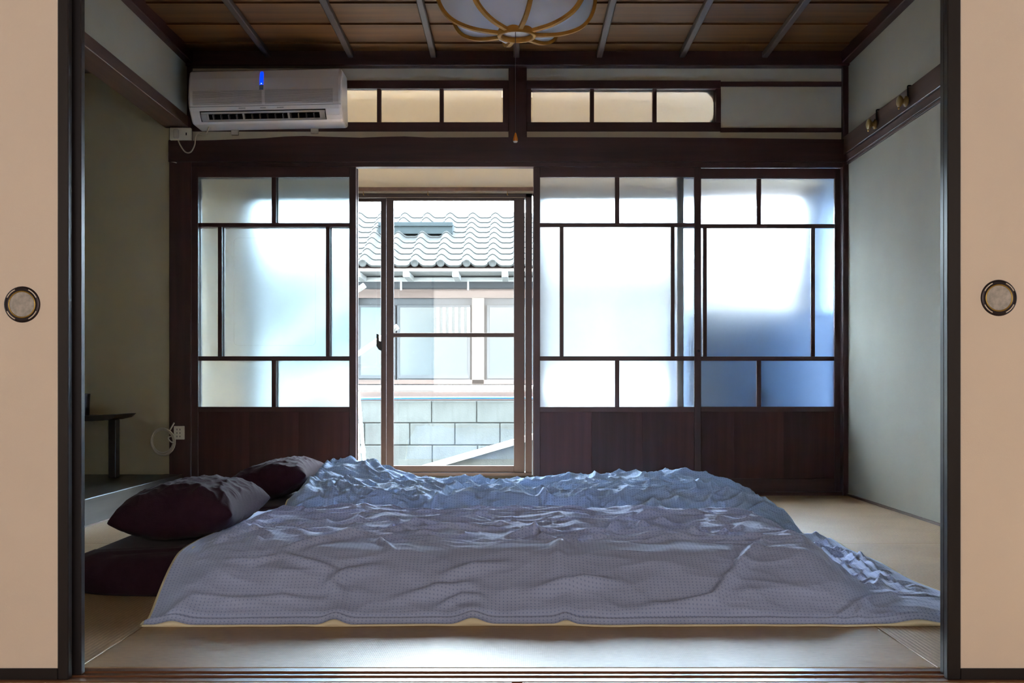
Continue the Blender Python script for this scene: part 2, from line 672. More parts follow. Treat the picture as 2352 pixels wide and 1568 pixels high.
# ================================================================== PAPER DOORS (fusuma)
def fusuma(name, x0, x1, y0, label, pull_x=None, pull_z=0.75, st=0.022):
    y1 = y0 + 0.020
    e = struct(empty(name, ((x0 + x1) / 2, (y0 + y1) / 2, -0.003)), label, 'door')
    z0, z1 = -0.003, 1.768
    box('paper_panel', x0 + st * 0.5, x1 - st * 0.5, y0 + 0.003, y1 - 0.003, z0 + 0.01, z1 - 0.01, M['fusuma'], e)
    box('stile', x0, x0 + st, y0, y1, z0, z1, M['black_z'], e, 0.002)
    box('stile', x1 - st, x1, y0, y1, z0, z1, M['black_z'], e, 0.002)
    box('bottom_rail', x0 + st, x1 - st, y0, y1, z0, z0 + 0.023, M['black_x'], e, 0.001)
    box('top_rail', x0 + st, x1 - st, y0, y1, z1 - 0.025, z1, M['black_x'], e, 0.001)
    if pull_x is not None:
        c = (pull_x, y0 + 0.003, pull_z)
        p = lathe('door_pull', [(0.0245, 0.004), (0.0255, -0.001), (0.0272, -0.0022), (0.0345, -0.0022), (0.0362, -0.0002), (0.0362, 0.002)], M['bronze'], e, 48, 'y', c, cap=False)
        p['label'] = 'round dark bronze finger pull'
        lathe('pull_cup', [(0.0001, -0.0007), (0.018, -0.0007), (0.0215, -0.0010), (0.0243, -0.0018), (0.0250, -0.0016)], M['pull_cup'], p, 40, 'y', c, cap=False)
        lathe('pull_ring', [(0.0243, -0.0010), (0.0252, -0.0028), (0.0268, -0.0028), (0.0275, -0.0020)], M['brass'], p, 40, 'y', c, cap=False)
        for q in range(4):
            a0 = math.radians(45 + 90 * q)
            pts = []
            for k in range(9):
                a = a0 + math.radians(-20 + 40 * k / 8)
                pts.append((c[0] + 0.0318 * math.cos(a), c[1] - 0.0024, c[2] + 0.0318 * math.sin(a)))
            tube('cutout', pts, 0.00105, M['fusuma'], p, 6)
    return e


fusuma('door_5', -1.790, -0.893, 2.165, 'beige paper sliding door with a clean pale round pull, on the alcove side', PX(51, 2.168), PZ(699, 2.168))
fusuma('door_6', -1.780, -0.8815, 2.200, 'paper sliding door tucked behind the one with the clean pale pull')
fusuma('door_7', 0.856, 1.755, 2.165, 'beige paper sliding door with a tarnished spotted round pull, on the hook rail side', PX(2294, 2.168), PZ(684, 2.168), 0.027)
fusuma('door_8', 0.862, 1.76, 2.200, 'paper sliding door tucked behind the one with the tarnished pull')

# ================================================================== RIGHT WALL
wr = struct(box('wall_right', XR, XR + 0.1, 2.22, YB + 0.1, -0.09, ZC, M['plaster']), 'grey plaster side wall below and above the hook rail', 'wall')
box('hook_rail', XR - 0.028, XR + 0.01, 2.26, YB, 1.815, 1.910, M['rail_y'], wr, 0.003)
box('rail_strip', XR - 0.016, XR + 0.01, 2.26, YB, 1.778, 1.815, M['rail_y'], wr, 0.002)
box('rail_strip', XR - 0.009, XR + 0.01, 2.26, YB, 1.765, 1.778, M['rail_y'], wr, 0.001)
struct(box('baseboard_right', XR - 0.007, XR + 0.01, 2.26, YB, 0.0, 0.011, M['rail_y']), 'thin dark strip along the foot of the grey side wall', 'baseboard')


def coat_hook(px, label):
    y = (XR - 0.028) * F / (px - VX)
    x = XR - 0.028
    e = tag(empty('coat_hook', (x, y, 1.83)), label, 'hook')
    tube('hook_wire', catmull([(x + 0.018, y, 1.914), (x - 0.002, y, 1.915), (x - 0.004, y, 1.90), (x - 0.004, y, 1.87), (x - 0.006, y, 1.853), (x - 0.020, y, 1.846)], 6), 0.0035, M['black_metal'], e)
    b = lathe('spool', [(0.004, 0.0), (0.021, 0.0), (0.024, -0.004), (0.024, -0.010), (0.012, -0.015), (0.012, -0.020), (0.020, -0.026), (0.026, -0.032), (0.026, -0.038), (0.018, -0.044), (0.004, -0.046)], M['horn'], e, 24, 'x', (x - 0.006, y, 1.846))
    lathe('tip', [(0.001, -0.003), (0.004, 0.0), (0.004, 0.006), (0.001, 0.009)], M['brass'], e, 10, 'z', (x - 0.044, y, 1.812))
    return e


coat_hook(2015, 'amber spool coat hook on the rail, next to the sliding glass doors')
coat_hook(2087, 'amber spool coat hook on the rail, farther from the sliding glass doors')

# ================================================================== LEFT SIDE: upper wall, beam, alcove
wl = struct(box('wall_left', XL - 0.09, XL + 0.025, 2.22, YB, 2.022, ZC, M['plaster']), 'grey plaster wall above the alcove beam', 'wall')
box('alcove_beam', XL - 0.095, XL + 0.032, 2.24, YB + 0.0, 1.962, 2.022, M['rail_y'], wl, 0.003)
struct(box('wall_alcove_far', XL - 1.0, XL - 0.06, YB + 0.0, YB + 0.1, -0.05, 2.40, M['plaster_olive']), 'olive plaster end wall of the alcove behind the small table', 'wall')
struct(box('wall_alcove_back', XL - 1.0, XL - 0.9, 2.2, YB, -0.05, 2.40, M['plaster_olive']), 'olive plaster rear wall of the alcove', 'wall')
struct(box('wall_alcove_near', XL - 0.9, XL, 2.2, 2.3, -0.05, 2.40, M['plaster_olive']), 'olive plaster end wall of the alcove beside the paper doors', 'wall')
struct(box('ceiling_alcove', XL - 0.9, XL - 0.09, 2.3, YB, 2.255, 2.29, M['dark_y']), 'dark board ceiling of the alcove', 'ceiling')
fa = struct(empty('floor_alcove', (XL - 0.45, 4.0, 0)), 'raised dark polished alcove floor with a front step board', 'floor')
box('step_board', XL - 0.10, XL, 2.3, YB, 0.0, 0.115, M['alcove_y'], fa, 0.003)
box('alcove_board', XL - 0.90, XL - 0.101, 2.3, YB, 0.02, 0.112, M['alcove_y'], fa, 0.001)
box('edge_strip', XL - 0.003, XL + 0.006, 2.3, YB, 0.0, 0.006, M['rail_y'], fa)

# ================================================================== CEILING
ceil_ = struct(box('ceiling', XL - 0.05, XR + 0.05, 2.2, YB + 0.05, ZC + 0.02, ZC + 0.05, M['dark_x']), 'brown board ceiling with slender battens', 'ceiling')
pw = 0.296
k = 0
y = 5.645
edges = [YB]
while y > YF - 0.2:
    edges.append(y)
    y -= pw
for a, b in zip(edges[:-1], edges[1:]):
    bm = bmesh.new()
    # lapped board: far edge a little higher than the near edge
    pts = [(b - 0.012, ZC - 0.006), (a, ZC + 0.003), (a, ZC + 0.016), (b - 0.012, ZC + 0.006)]
    add_prism(bm, pts, 'x', XL - 0.02, XR + 0.02)
    obj_bm('ceiling_plank', bm, M['plank_x'], ceil_)
for i in range(-4, 5):
    x = i * 0.4395 - 0.004
    if XL + 0.1 < x < XR - 0.1:
        box('batten', x - 0.016, x + 0.016, 2.25, YB - 0.03, ZC - 0.035, ZC - 0.004, M['batten_y'], ceil_, 0.004)
ctr = struct(empty('trim_2', (0, 4, ZC)), 'dark cornice moulding around the board ceiling', 'trim')
box('moulding', XL, XR, YB - 0.045, YB + 0.02, BZ(156), ZC + 0.01, M['dark_x'], ctr, 0.004)
box('moulding', XL + 0.02, XL + 0.065, 2.25, YB - 0.045, BZ(156) + 0.012, ZC + 0.01, M['dark_y'], ctr, 0.004)
box('moulding', XR - 0.045, XR + 0.005, 2.25, YB - 0.045, BZ(156) + 0.012, ZC + 0.01, M['dark_y'], ctr, 0.004)

# ================================================================== BACK WALL
wb = struct(empty('wall_back', (0, YB, 0)), 'timber framed wall holding the sliding glass doors and transoms', 'wall')
P0, P1 = YB - 0.005, YB + 0.10
box('corner_post', BX(391), BX(441), YB - 0.02, P1, 0.0, ZC, M['dark_z'], wb, 0.004)
box('corner_post', BX(1934), XR + 0.005, YB - 0.02, P1, 0.0, ZC, M['dark_z'], wb, 0.004)
box('short_post', BX(1168), BX(1210), YB - 0.012, P1, BZ(320), ZC, M['dark_z'], wb, 0.003)
# beam with a wavering top edge
top = [(391, 325), (440, 326), (500, 324.5), (560, 322), (610, 320), (655, 316.5), (700, 315), (760, 317), (830, 319), (880, 317), (930, 316), (985, 318.5), (1060, 318.5), (1170, 318), (1300, 318), (1500, 318.5), (1700, 320), (1820, 321.5), (1946, 323)]
pts = [(BX(a), BZ(b)) for a, b in top] + [(XR + 0.003, BZ(374)), (BX(391), BZ(374))]
prism('lintel_beam', pts, 'y', YB - 0.03, P1, M['dark_x'], wb)
box('lintel_track', BX(441), BX(1934), YB - 0.015, YB + 0.018, BZ(384), BZ(373), M['dark_x'], wb, 0.002)
box('lintel_track', BX(441), BX(1934), YB + 0.026, YB + 0.075, BZ(381), BZ(373), M['dark_x'], wb, 0.002)
box('sill', BX(441), BX(1934), YB - 0.01, YB + 0.10, -0.05, BZ(1130), M['dark_x'], wb, 0.002)
# plaster strips
box('plaster_strip', BX(441), BX(1168), YB + 0.012, YB + 0.06, BZ(186), ZC, M['plaster_cream'], wb)
box('plaster_strip', BX(1210), BX(1934), YB + 0.012, YB + 0.06, BZ(190), ZC, M['plaster_cream'], wb)
box('plaster_strip', BX(441), BX(1168), YB + 0.012, YB + 0.06, BZ(330), BZ(298), M['plaster_cream'], wb)
box('plaster_strip', BX(1210), BX(1934), YB + 0.012, YB + 0.06, BZ(330), BZ(298), M['plaster_cream'], wb)
box('plaster_panel', BX(1655), BX(1934), YB + 0.014, YB + 0.06, BZ(294), BZ(195), M['plaster_cream'], wb)
box('transom_rail', BX(1655), BX(1934), YB + 0.0, YB + 0.06, BZ(198), BZ(187), M['dark_x'], wb, 0.002)
box('transom_rail', BX(1655), BX(1934), YB + 0.0, YB + 0.06, BZ(303), BZ(293), M['dark_x'], wb, 0.002)


def round_rect(x0, x1, z0, z1, r, n=8):
    pts = []
    for (cx, cz, a0) in ((x1 - r, z1 - r, 0), (x0 + r, z1 - r, 90), (x0 + r, z0 + r, 180), (x1 - r, z0 + r, 270)):
        for i in range(n + 1):
            a = math.radians(a0 + 90 * i / n)
            pts.append((cx + r * math.cos(a), cz + r * math.sin(a)))
    return pts


def plate_with_hole(name, outer, inner, y0, y1, mat, parent):
    """outer: rectangle x0,x1,z0,z1; inner: loop of points"""
    x0, x1, z0, z1 = outer
    n = len(inner)
    q = n // 4
    corners = [(x1, z1), (x0, z1), (x0, z0), (x1, z0)]
    bm = bmesh.new()
    layers = []
    for yy in (y0, y1):
        I = [bm.verts.new((p[0], yy, p[1])) for p in inner]
        C = [bm.verts.new((p[0], yy, p[1])) for p in corners]
        layers.append((I, C))
    for (I, C) in layers:
        for s in range(4):
            for i in range(q - 1):
                bm.faces.new((C[s], I[s * q + i], I[s * q + i + 1]))
            bm.faces.new((C[s], I[s * q + q - 1], I[((s + 1) * q) % n], C[(s + 1) % 4]))
    (I0, C0), (I1, C1) = layers
    for i in range(n):
        bm.faces.new((I0[i], I0[(i + 1) % n], I1[(i + 1) % n], I1[i]))
    for i in range(4):
        bm.faces.new((C0[i], C0[(i + 1) % 4], C1[(i + 1) % 4], C1[i]))
    bmesh.ops.recalc_face_normals(bm, faces=bm.faces)
    return obj_bm(name, bm, mat, parent)


# rounded wall opening behind each transom
plate_with_hole('rounded_frame', (BX(1172), BX(1656), BZ(298), BZ(186)), round_rect(BX(1180), BX(1643), BZ(281.5), BZ(205), 0.058), YB + 0.046, YB + 0.064, M['dark_x'], wb)
plate_with_hole('plaster_opening', (BX(1210), BX(1660), BZ(305), BZ(180)), round_rect(BX(1196), BX(1652), BZ(288), BZ(198), 0.055), YB + 0.066, YB + 0.10, M['plaster_cream'], wb)
plate_with_hole('plaster_opening', (BX(441), BX(1168), BZ(305), BZ(180)), round_rect(BX(520), BX(1182), BZ(288), BZ(198), 0.055), YB + 0.066, YB + 0.10, M['plaster_cream'], wb)
box('plaster_backing', BX(391), XR + 0.1, YB + 0.066, YB + 0.10, BZ(180), 2.45, M['plaster_tan'], wb)
box('plaster_backing', BX(1660), XR + 0.1, YB + 0.066, YB + 0.10, BZ(374), BZ(180), M['plaster_tan'], wb)
box('plaster_backing', BX(391), BX(1660), YB + 0.066, YB + 0.10, BZ(374), BZ(305), M['plaster_tan'], wb)


def transom(name, xa, xb, muntins, fl, fr, label):
    e = struct(empty(name, ((BX(xa) + BX(xb)) / 2, YB, BZ(300))), label, 'window')
    y0, y1 = YB + 0.002, YB + 0.045
    box('rail', BX(xa), BX(xb), y0, y1, BZ(203), BZ(184), M['dark_x'], e, 0.002)
    box('rail', BX(xa), BX(xb), y0, y1, BZ(301), BZ(280), M['dark_x'], e, 0.002)
    box('stile', BX(xa), BX(xa + fl), y0 + 0.001, y1, BZ(280), BZ(203), M['dark_z'], e)
    box('stile', BX(xb - fr), BX(xb), y0 + 0.001, y1, BZ(280), BZ(203), M['dark_z'], e)
    xs = [xa + fl] + list(muntins) + [xb - fr]
    for m in muntins:
        box('muntin', BX(m - 4.6), BX(m + 4.6), y0 + 0.004, y1 - 0.004, BZ(280), BZ(203), M['dark_z'], e, 0.001)
    for a, b in zip(xs[:-1], xs[1:]):
        box('pane', BX(a + 3), BX(b - 3), YB + 0.036, YB + 0.039, BZ(281), BZ(202), M['frost_transom'], e)


transom('window_1', 441, 1168, [582, 726, 870, 1014], 12, 13, 'frosted glass transom partly behind the air conditioner')
transom('window_2', 1210, 1656, [1360, 1504], 10, 11, 'frosted glass transom with a round-cornered opening, beside the blank plaster panel')


# ------------------------------------------------------------------ sliding glass doors
def glass_door(name, px0, px1, yc, label, mark=False, gm='frost'):
    th = 0.030
    y0, y1 = yc - th / 2, yc + th / 2
    k = YB / F
    w = px1 - px0
    X = lambda p: BX(px0 + p)
    e = struct(empty(name, (BX((px0 + px1) / 2), yc, BZ(1130))), label, 'door')
    z = {q: BZ(q) for q in (384, 407, 512, 521, 818, 828, 934, 946, 1100, 1131)}
    st = 15.5
    box('stile', X(0), X(st), y0, y1, z[1131], z[384], M['dark_z'], e, 0.002)
    box('stile', X(w - st), X(w), y0, y1, z[1131], z[384], M['dark_z'], e, 0.002)
    box('top_rail', X(st), X(w - st), y0 + 0.001, y1 - 0.001, z[407], z[384], M['dark_x'], e)
    box('mid_rail', X(st), X(w - st), y0 + 0.001, y1 - 0.001, z[946], z[934], M['dark_x'], e, 0.001)
    box('bottom_rail', X(st), X(w - st), y0 + 0.001, y1 - 0.001, z[1131], z[1100], M['dark_x'], e, 0.002)
    for a, b in ((512, 521), (818, 828)):
        box('muntin', X(st), X(w - st), y0 + 0.004, y1 - 0.004, BZ(b), BZ(a), M['dark_x'], e, 0.001)
    cx = w / 2
    for a, b in ((407, 512), (828, 934)):
        box('muntin', X(cx - 5), X(cx + 5), y0 + 0.005, y1 - 0.005, BZ(b), BZ(a), M['dark_z'], e, 0.001)
        for p, q in ((st, cx - 5), (cx + 5, w - st)):
            box('pane', X(p - 2), X(q + 2), yc - 0.0015, yc + 0.0015, BZ(b + 2), BZ(a - 2), M[gm], e)
    n0, n1 = st + 45, w - st - 45
    for m in (n0 + 4.5, n1 - 4.5):
        box('muntin', X(m - 4.5), X(m + 4.5), y0 + 0.005, y1 - 0.005, BZ(818), BZ(521), M['dark_z'], e, 0.001)
    for p, q in ((st, n0), (n0 + 9, n1 - 9), (n1, w - st)):
        pane = box('pane', X(p - 2), X(q + 2), yc - 0.0015, yc + 0.0015, BZ(820), BZ(519), M[gm], e)
        if mark and p == n0 + 9:
            a = (BX(536), BX(725), BZ(794), BZ(545))
            inn = round_rect(a[0] + 0.004, a[1] - 0.004, a[2] + 0.004, a[3] - 0.004, 0.022)
            out = round_rect(*a, 0.026)
            bm = bmesh.new()
            yy = yc - 0.0021
            I = [bm.verts.new((p_[0], yy, p_[1])) for p_ in inn]
            O = [bm.verts.new((p_[0], yy, p_[1])) for p_ in out]
            I2 = [bm.verts.new((p_[0], yy + 0.0005, p_[1])) for p_ in inn]
            O2 = [bm.verts.new((p_[0], yy + 0.0005, p_[1])) for p_ in out]
            n = len(I)
            for i in range(n):
                j = (i + 1) % n
                for A, B in ((I, O), (O, O2), (O2, I2), (I2, I)):
                    bm.faces.new((A[i], A[j], B[j], B[i]))
            bmesh.ops.recalc_face_normals(bm, faces=bm.faces)
            obj_bm('etched_border', bm, M['etch'], pane)
    nb = 3
    bw = (w - 2 * st) / nb
    for i in range(nb):
        box('board', X(st + i * bw - 1.0), X(st + (i + 1) * bw + 1.0), yc - 0.006 + 0.0015 * (i % 2), yc + 0.006 + 0.0015 * (i % 2), z[1100] - 0.004, z[946] + 0.004, M['board_z'], e, 0.0015)
    return e


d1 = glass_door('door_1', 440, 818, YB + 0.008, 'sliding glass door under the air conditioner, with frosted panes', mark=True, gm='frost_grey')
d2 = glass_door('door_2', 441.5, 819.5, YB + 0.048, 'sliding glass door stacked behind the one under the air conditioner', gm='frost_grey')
d3 = glass_door('door_3', 1225, 1610, YB + 0.008, 'sliding glass door with brightly lit frosted panes next to the open gap')
d4 = glass_door('door_4', 1557, 1937, YB + 0.048, 'sliding glass door with blue tinged frosted panes by the grey wall', gm='frost_blue')
lathe('finger_pull', [(0.001, 0.0), (0.006, 0.0), (0.0075, -0.002), (0.001, -0.0025)], M['black_metal'], d3, 16, 'y', (BX(1604), YB - 0.0065, BZ(806)))

# ================================================================== CORRIDOR beyond the doors
CXL, CXR = -1.95, 1.90
fc = struct(empty('floor_corridor', (0, 6.4, -0.02)), 'wooden corridor floor between the glass doors and the outer window', 'floor')
for i in range(8):
    a = YB + 0.10 + i * (YW - YB - 0.10) / 8
    b = YB + 0.10 + (i + 1) * (YW - YB - 0.10) / 8
    box('floorboard', CXL, CXR, a + 0.001, b - 0.001, -0.05, -0.004, M['corridor_x'], fc, 0.001)
struct(box('ceiling_corridor', CXL - 0.1, CXR + 0.1, YB + 0.10, YE + 0.05, 2.40, 2.45, M['white_wall']), 'pale ceiling of the corridor', 'ceiling')
struct(box('wall_corridor_left', CXL - 0.1, CXL, YB + 0.10, YE, -0.5, 2.40, M['plaster_tan']), 'tan end wall of the corridor on the air conditioner side', 'wall')
struct(box('wall_corridor_right', CXR, CXR + 0.1, YB + 0.10, YE, -0.5, 2.40, M['blue_wall']), 'end wall of the corridor, its shade coloured in blue grey, behind the frosted doors', 'wall')
wo = struct(empty('wall_outer', (0, YW, 1.8)), 'tan outer wall above the aluminium window', 'wall')
box('plaster_panel', CXL, CXR, YW, YE, PZ(444, YW), 2.40, M['plaster_tan'], wo)
box('wood_rail', CXL, CXR, YW - 0.02, YW, PZ(439.5, YW), PZ(431, YW), M['rail_y'], wo, 0.001)
for p in (835, 983, 1165):
    tube('small_hook', [(PX(p, YW), YW - 0.012, PZ(439, YW)), (PX(p, YW), YW - 0.012, PZ(448, YW)), (PX(p, YW) + 0.006, YW - 0.014, PZ(449, YW))], 0.0018, M['brass'], wo, 6)
box('foundation', CXL, CXR, YW, YE, -0.55, PZ(1092, YW), M['concrete'], wo)
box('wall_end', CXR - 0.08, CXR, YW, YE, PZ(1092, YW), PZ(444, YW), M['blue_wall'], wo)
box('wall_end', CXL, PX(575, YW), YW, YE, PZ(1092, YW), PZ(444, YW), M['plaster_tan'], wo)


wu = struct(empty('wall_upper_storey', (0, YE, 2.45)), 'unseen outer plaster wall of the house, added above and beside the aluminium windows', 'wall')  # unseen storey added to hold half the sky off the neighbour's wall
box('wall_panel', -7.0, 7.0, YE - 0.08, YE + 0.04, 2.45, 6.2, M['white_wall'], wu)
box('wall_panel', -7.0, CXL - 0.1, YE - 0.08, YE + 0.04, -0.55, 2.45, M['white_wall'], wu)
box('wall_panel', CXR + 0.1, 7.0, YE - 0.08, YE + 0.04, -0.55, 2.45, M['white_wall'], wu)


def alu_window(name, xj0, xj1, label, parts):
    e = struct(empty(name, ((xj0 + xj1) / 2, YW, PZ(1092, YW))), label, 'window')
    W = lambda p: PX(p, YW)
    y0, y1 = YW - 0.01, YW + 0.08
    zt, zb = PZ(445, YW), PZ(1092, YW)
    fr = 0.042
    box('frame_jamb', xj0, xj0 + fr, y0, y1, zb, zt, M['aluminium'], e, 0.002)
    box('frame_jamb', xj1 - fr, xj1, y0, y1, zb, zt, M['aluminium'], e, 0.002)
    box('frame_head', xj0, xj1, y0, y1, zt - 0.026, zt, M['aluminium'], e, 0.002)
    box('frame_sill', xj0, xj1, y0 - 0.01, y1 + 0.02, zb, zb + 0.02, M['aluminium'], e, 0.002)
    for i, (a, b, yy, sl, sr) in enumerate(parts):
        s = empty('sash', ((a + b) / 2, yy, zb + 0.02), e)
        t0, t1 = yy - 0.012, yy + 0.012
        zs0, zs1 = zb + 0.02, zt - 0.018
        box('sash_stile', a, a + sl, t0, t1, zs0, zs1, M['aluminium'], s, 0.002)
        box('sash_stile', b - sr, b, t0, t1, zs0, zs1, M['aluminium'], s, 0.002)
        box('sash_rail', a + sl, b - sr, t0, t1, zs0, zs0 + 0.042, M['aluminium'], s, 0.001)
        box('sash_rail', a + sl, b - sr, t0, t1, zs1 - 0.024, zs1, M['aluminium'], s, 0.001)
        if i == 0:
            box('sash_rail', a + sl, b - sr, t0 + 0.002, t1 - 0.002, PZ(774, yy), PZ(764.5, yy), M['aluminium'], s, 0.001)
        box('glass_pane', a + sl * 0.8, b - sr * 0.8, yy - 0.002, yy + 0.002, zs0 + 0.03, zs1 - 0.018, M['clear'], s)
    return e


W = lambda p: PX(p, YW)
w3 = alu_window('window_3', W(560), W(1222), 'brown aluminium sliding window seen through the open gap',
                [(W(887), W(1205), YW + 0.012, W(904) - W(887), W(1205) - W(1180)), (W(572), W(897), YW + 0.045, 0.05, W(897) - W(873))])
lock = prism('window_lock', [(W(866), PZ(766, YW)), (W(870), PZ(768, YW)), (W(871), PZ(783, YW)), (W(878), PZ(785, YW)), (W(878), PZ(806, YW)), (W(871), PZ(803, YW)), (W(866), PZ(795, YW))], 'y', YW - 0.03, YW + 0.0, M['black_metal'], w3)
w4 = alu_window('window_4', W(1224), W(1860), 'brown aluminium sliding window behind the brightly lit frosted door',
                [(W(1540), W(1850), YW + 0.012, 0.045, 0.05), (W(1236), W(1552), YW + 0.045, 0.05, 0.045)])

# made-up blue cabinet, added to give the last frosted door its blue blur
cab = tag(empty('stand_in_cabinet', (1.42, 6.50, -0.004)), 'made-up blue cabinet standing in for the blue blur through the frosted door by the grey wall', 'cabinet')
box('cabinet_body', 0.98, 1.84, 6.32, 6.68, 0.02, 0.99, M['blue_box'], cab, 0.006)
box('cabinet_top', 0.96, 1.86, 6.30, 6.70, 0.99, 1.015, M['blue_box'], cab, 0.005)
for i in range(2):
    d = box('cabinet_door', 1.01 + i * 0.415, 1.415 + i * 0.415, 6.305, 6.32, 0.04, 0.94, M['blue_box'], cab, 0.004)
    tube('handle', [(1.385 + i * 0.06, 6.295, 0.45), (1.385 + i * 0.06, 6.295, 0.56)], 0.005, M['black_metal'], d, 8)
for sx in (1.03, 1.81):
    for sy in (6.35, 6.65):
        box('foot', sx - 0.02, sx + 0.02, sy - 0.02, sy + 0.02, -0.004, 0.02, M['black_metal'], cab)

# ================================================================== AIR CONDITIONER
acY = YB - 0.005
ax0, ax1 = PX(433, YB - 0.21), PX(785, YB - 0.21)
az0 = PZ(296, YB - 0.02)
az1 = PZ(158, YB - 0.17)
AH = az1 - az0
ac = tag(empty('air_conditioner', ((ax0 + ax1) / 2, acY, az0)), 'white wall air conditioner with a blue indicator light, above a sliding door', 'air conditioner')
# side profile, going from top back forward and down (depth from the wall, height fraction)
prof = [(0.0, 1.0), (0.13, 1.0), (0.165, 0.985), (0.182, 0.95), (0.196, 0.80), (0.207, 0.60), (0.212, 0.44), (0.211, 0.33), (0.207, 0.285),
        (0.204, 0.262), (0.196, 0.20), (0.178, 0.095), (0.160, 0.03), (0.142, 0.0), (0.0, 0.0)]
iA, iB = 10, 12     # outlet slot between these profile points
pp = [(acY - d, az0 + h * AH) for d, h in prof]
xs = [ax0, ax0 + 0.004, ax0 + 0.012, ax0 + 0.055, ax1 - 0.085, ax1 - 0.014, ax1 - 0.004, ax1]
sh = [0.014, 0.005, 0.0, 0.0, 0.0, 0.0, 0.005, 0.014]
bm = bmesh.new()
cyy, czz = acY - 0.10, (az0 + az1) / 2
grid = []
for xx, s in zip(xs, sh):
    col = []
    for (yy, zz) in pp:
        vy = yy + (s if yy < acY - 0.02 else 0)
        vz = zz - (s if zz > czz else -s) * (0.8 if abs(zz - czz) > 0.1 else 0.2)
        col.append(bm.verts.new((xx, vy, vz)))
    grid.append(col)
for j in range(len(xs) - 1):
    for i in range(len(pp) - 1):
        if j == 3 and iA <= i < iB:
            continue
        bm.faces.new((grid[j][i], grid[j + 1][i], grid[j + 1][i + 1], grid[j][i + 1]))
bm.faces.new(grid[0])
bm.faces.new(grid[-1][::-1])
bmesh.ops.recalc_face_normals(bm, faces=bm.faces)
obj_bm('housing', bm, M['ac_white'], ac)
# outlet recess
bm = bmesh.new()
a, b = xs[3], xs[4]
q = [pp[iA], pp[iA + 1], pp[iB]]
deep = [(q[0][0] + 0.075, q[0][1] + 0.0), (q[1][0] + 0.08, q[1][1] + 0.03), (q[2][0] + 0.03, q[2][1] + 0.02)]
V0 = [bm.verts.new((a, p[0], p[1])) for p in q]
V1 = [bm.verts.new((b, p[0], p[1])) for p in q]
D0 = [bm.verts.new((a, p[0], p[1])) for p in deep]
D1 = [bm.verts.new((b, p[0], p[1])) for p in deep]
bm.faces.new((V0[0], V1[0], D1[0], D0[0]))
bm.faces.new((V0[2], D0[2], D1[2], V1[2]))
for i in range(2):
    bm.faces.new((D0[i], D0[i + 1], D1[i + 1], D1[i]))
    bm.faces.new((V0[i], V0[i + 1], D0[i + 1], D0[i]))
    bm.faces.new((V1[i], D1[i], D1[i + 1], V1[i + 1]))
obj_bm('air_outlet', bm, M['ac_dark'], ac)
# vanes: outer flap frame and dividers
zA, zB = pp[iA][1], pp[iB][1]
yA, yB = pp[iA][0], pp[iB][0]


def slot_pt(t, inset=0.0):
    yy = yA + (yB - yA) * t + inset
    return yy, zA + (zB - zA) * t


def slat(name, x0, x1, t0, t1, mat, inset, th=0.004):
    y0_, z0_ = slot_pt(t0, inset)
    y1_, z1_ = slot_pt(t1, inset)
    prism(name, [(y0_, z0_), (y1_, z1_), (y1_ + th, z1_ + th * 0.4), (y0_ + th, z0_ + th * 0.4)], 'x', x0, x1, mat, ac)


slat('flap', a + 0.004, b - 0.004, 0.10, 0.28, M['ac_vane'], 0.002)
slat('flap', a + 0.004, b - 0.004, 0.80, 1.0, M['ac_vane'], 0.004)
for fx in (0.01, 0.055, 0.34, 0.70, 0.955):
    xx = a + fx * (b - a)
    slat('vane', xx - 0.005, xx + 0.005 + (0.018 if fx in (0.01, 0.955) else 0), 0.28, 0.80, M['ac_vane'], 0.006)
for k in range(14):
    xx = a + (0.09 + 0.062 * k) * (b - a)
    slat('deflector', xx - 0.001, xx + 0.001, 0.30, 0.80, M['ac_grille'], 0.02, 0.03)
# front panel intake: fine ribs on the lower half of the panel, in two fields
bm = bmesh.new()
for (f0, f1) in ((0.032, 0.482), (0.502, 0.945)):
    X0, X1 = ax0 + f0 * (ax1 - ax0), ax0 + f1 * (ax1 - ax0)
    for k in range(13):
        h = 0.555 - 0.245 * k / 12
        for (d0, h0), (d1, h1) in zip(prof[3:9], prof[4:10]):
            if h1 <= h <= h0:
                dd = d0 + (d1 - d0) * (h0 - h) / (h0 - h1)
        yy = acY - dd
        zz = az0 + h * AH
        add_box(bm, X0, X1, yy - 0.0016, yy + 0.003, zz - 0.0012, zz + 0.0012)
og = obj_bm('intake_grille', bm, M['ac_grille'], ac)
og['kind'] = 'stuff'
# seam of the panel, marks
yy, zz = acY - 0.2055, az0 + 0.272 * AH
box('panel_seam', ax0 + 0.004, ax1 - 0.004, yy - 0.0010, yy + 0.006, zz - 0.0013, zz + 0.0013, M['ac_vane'], ac)
for fx, ww in ((0.35, 0.034), (0.487, 0.028), (0.60, 0.034)):
    xx = ax0 + fx * (ax1 - ax0)
    prism('small_mark', [(acY - 0.2055, zz - 0.008), (acY - 0.2035, zz - 0.0125), (acY - 0.2015, zz - 0.0125), (acY - 0.2035, zz - 0.008)], 'x', xx - ww / 2, xx + ww / 2, M['ac_vane'], ac)
# indicator
lx = PX(603, YB - 0.2)


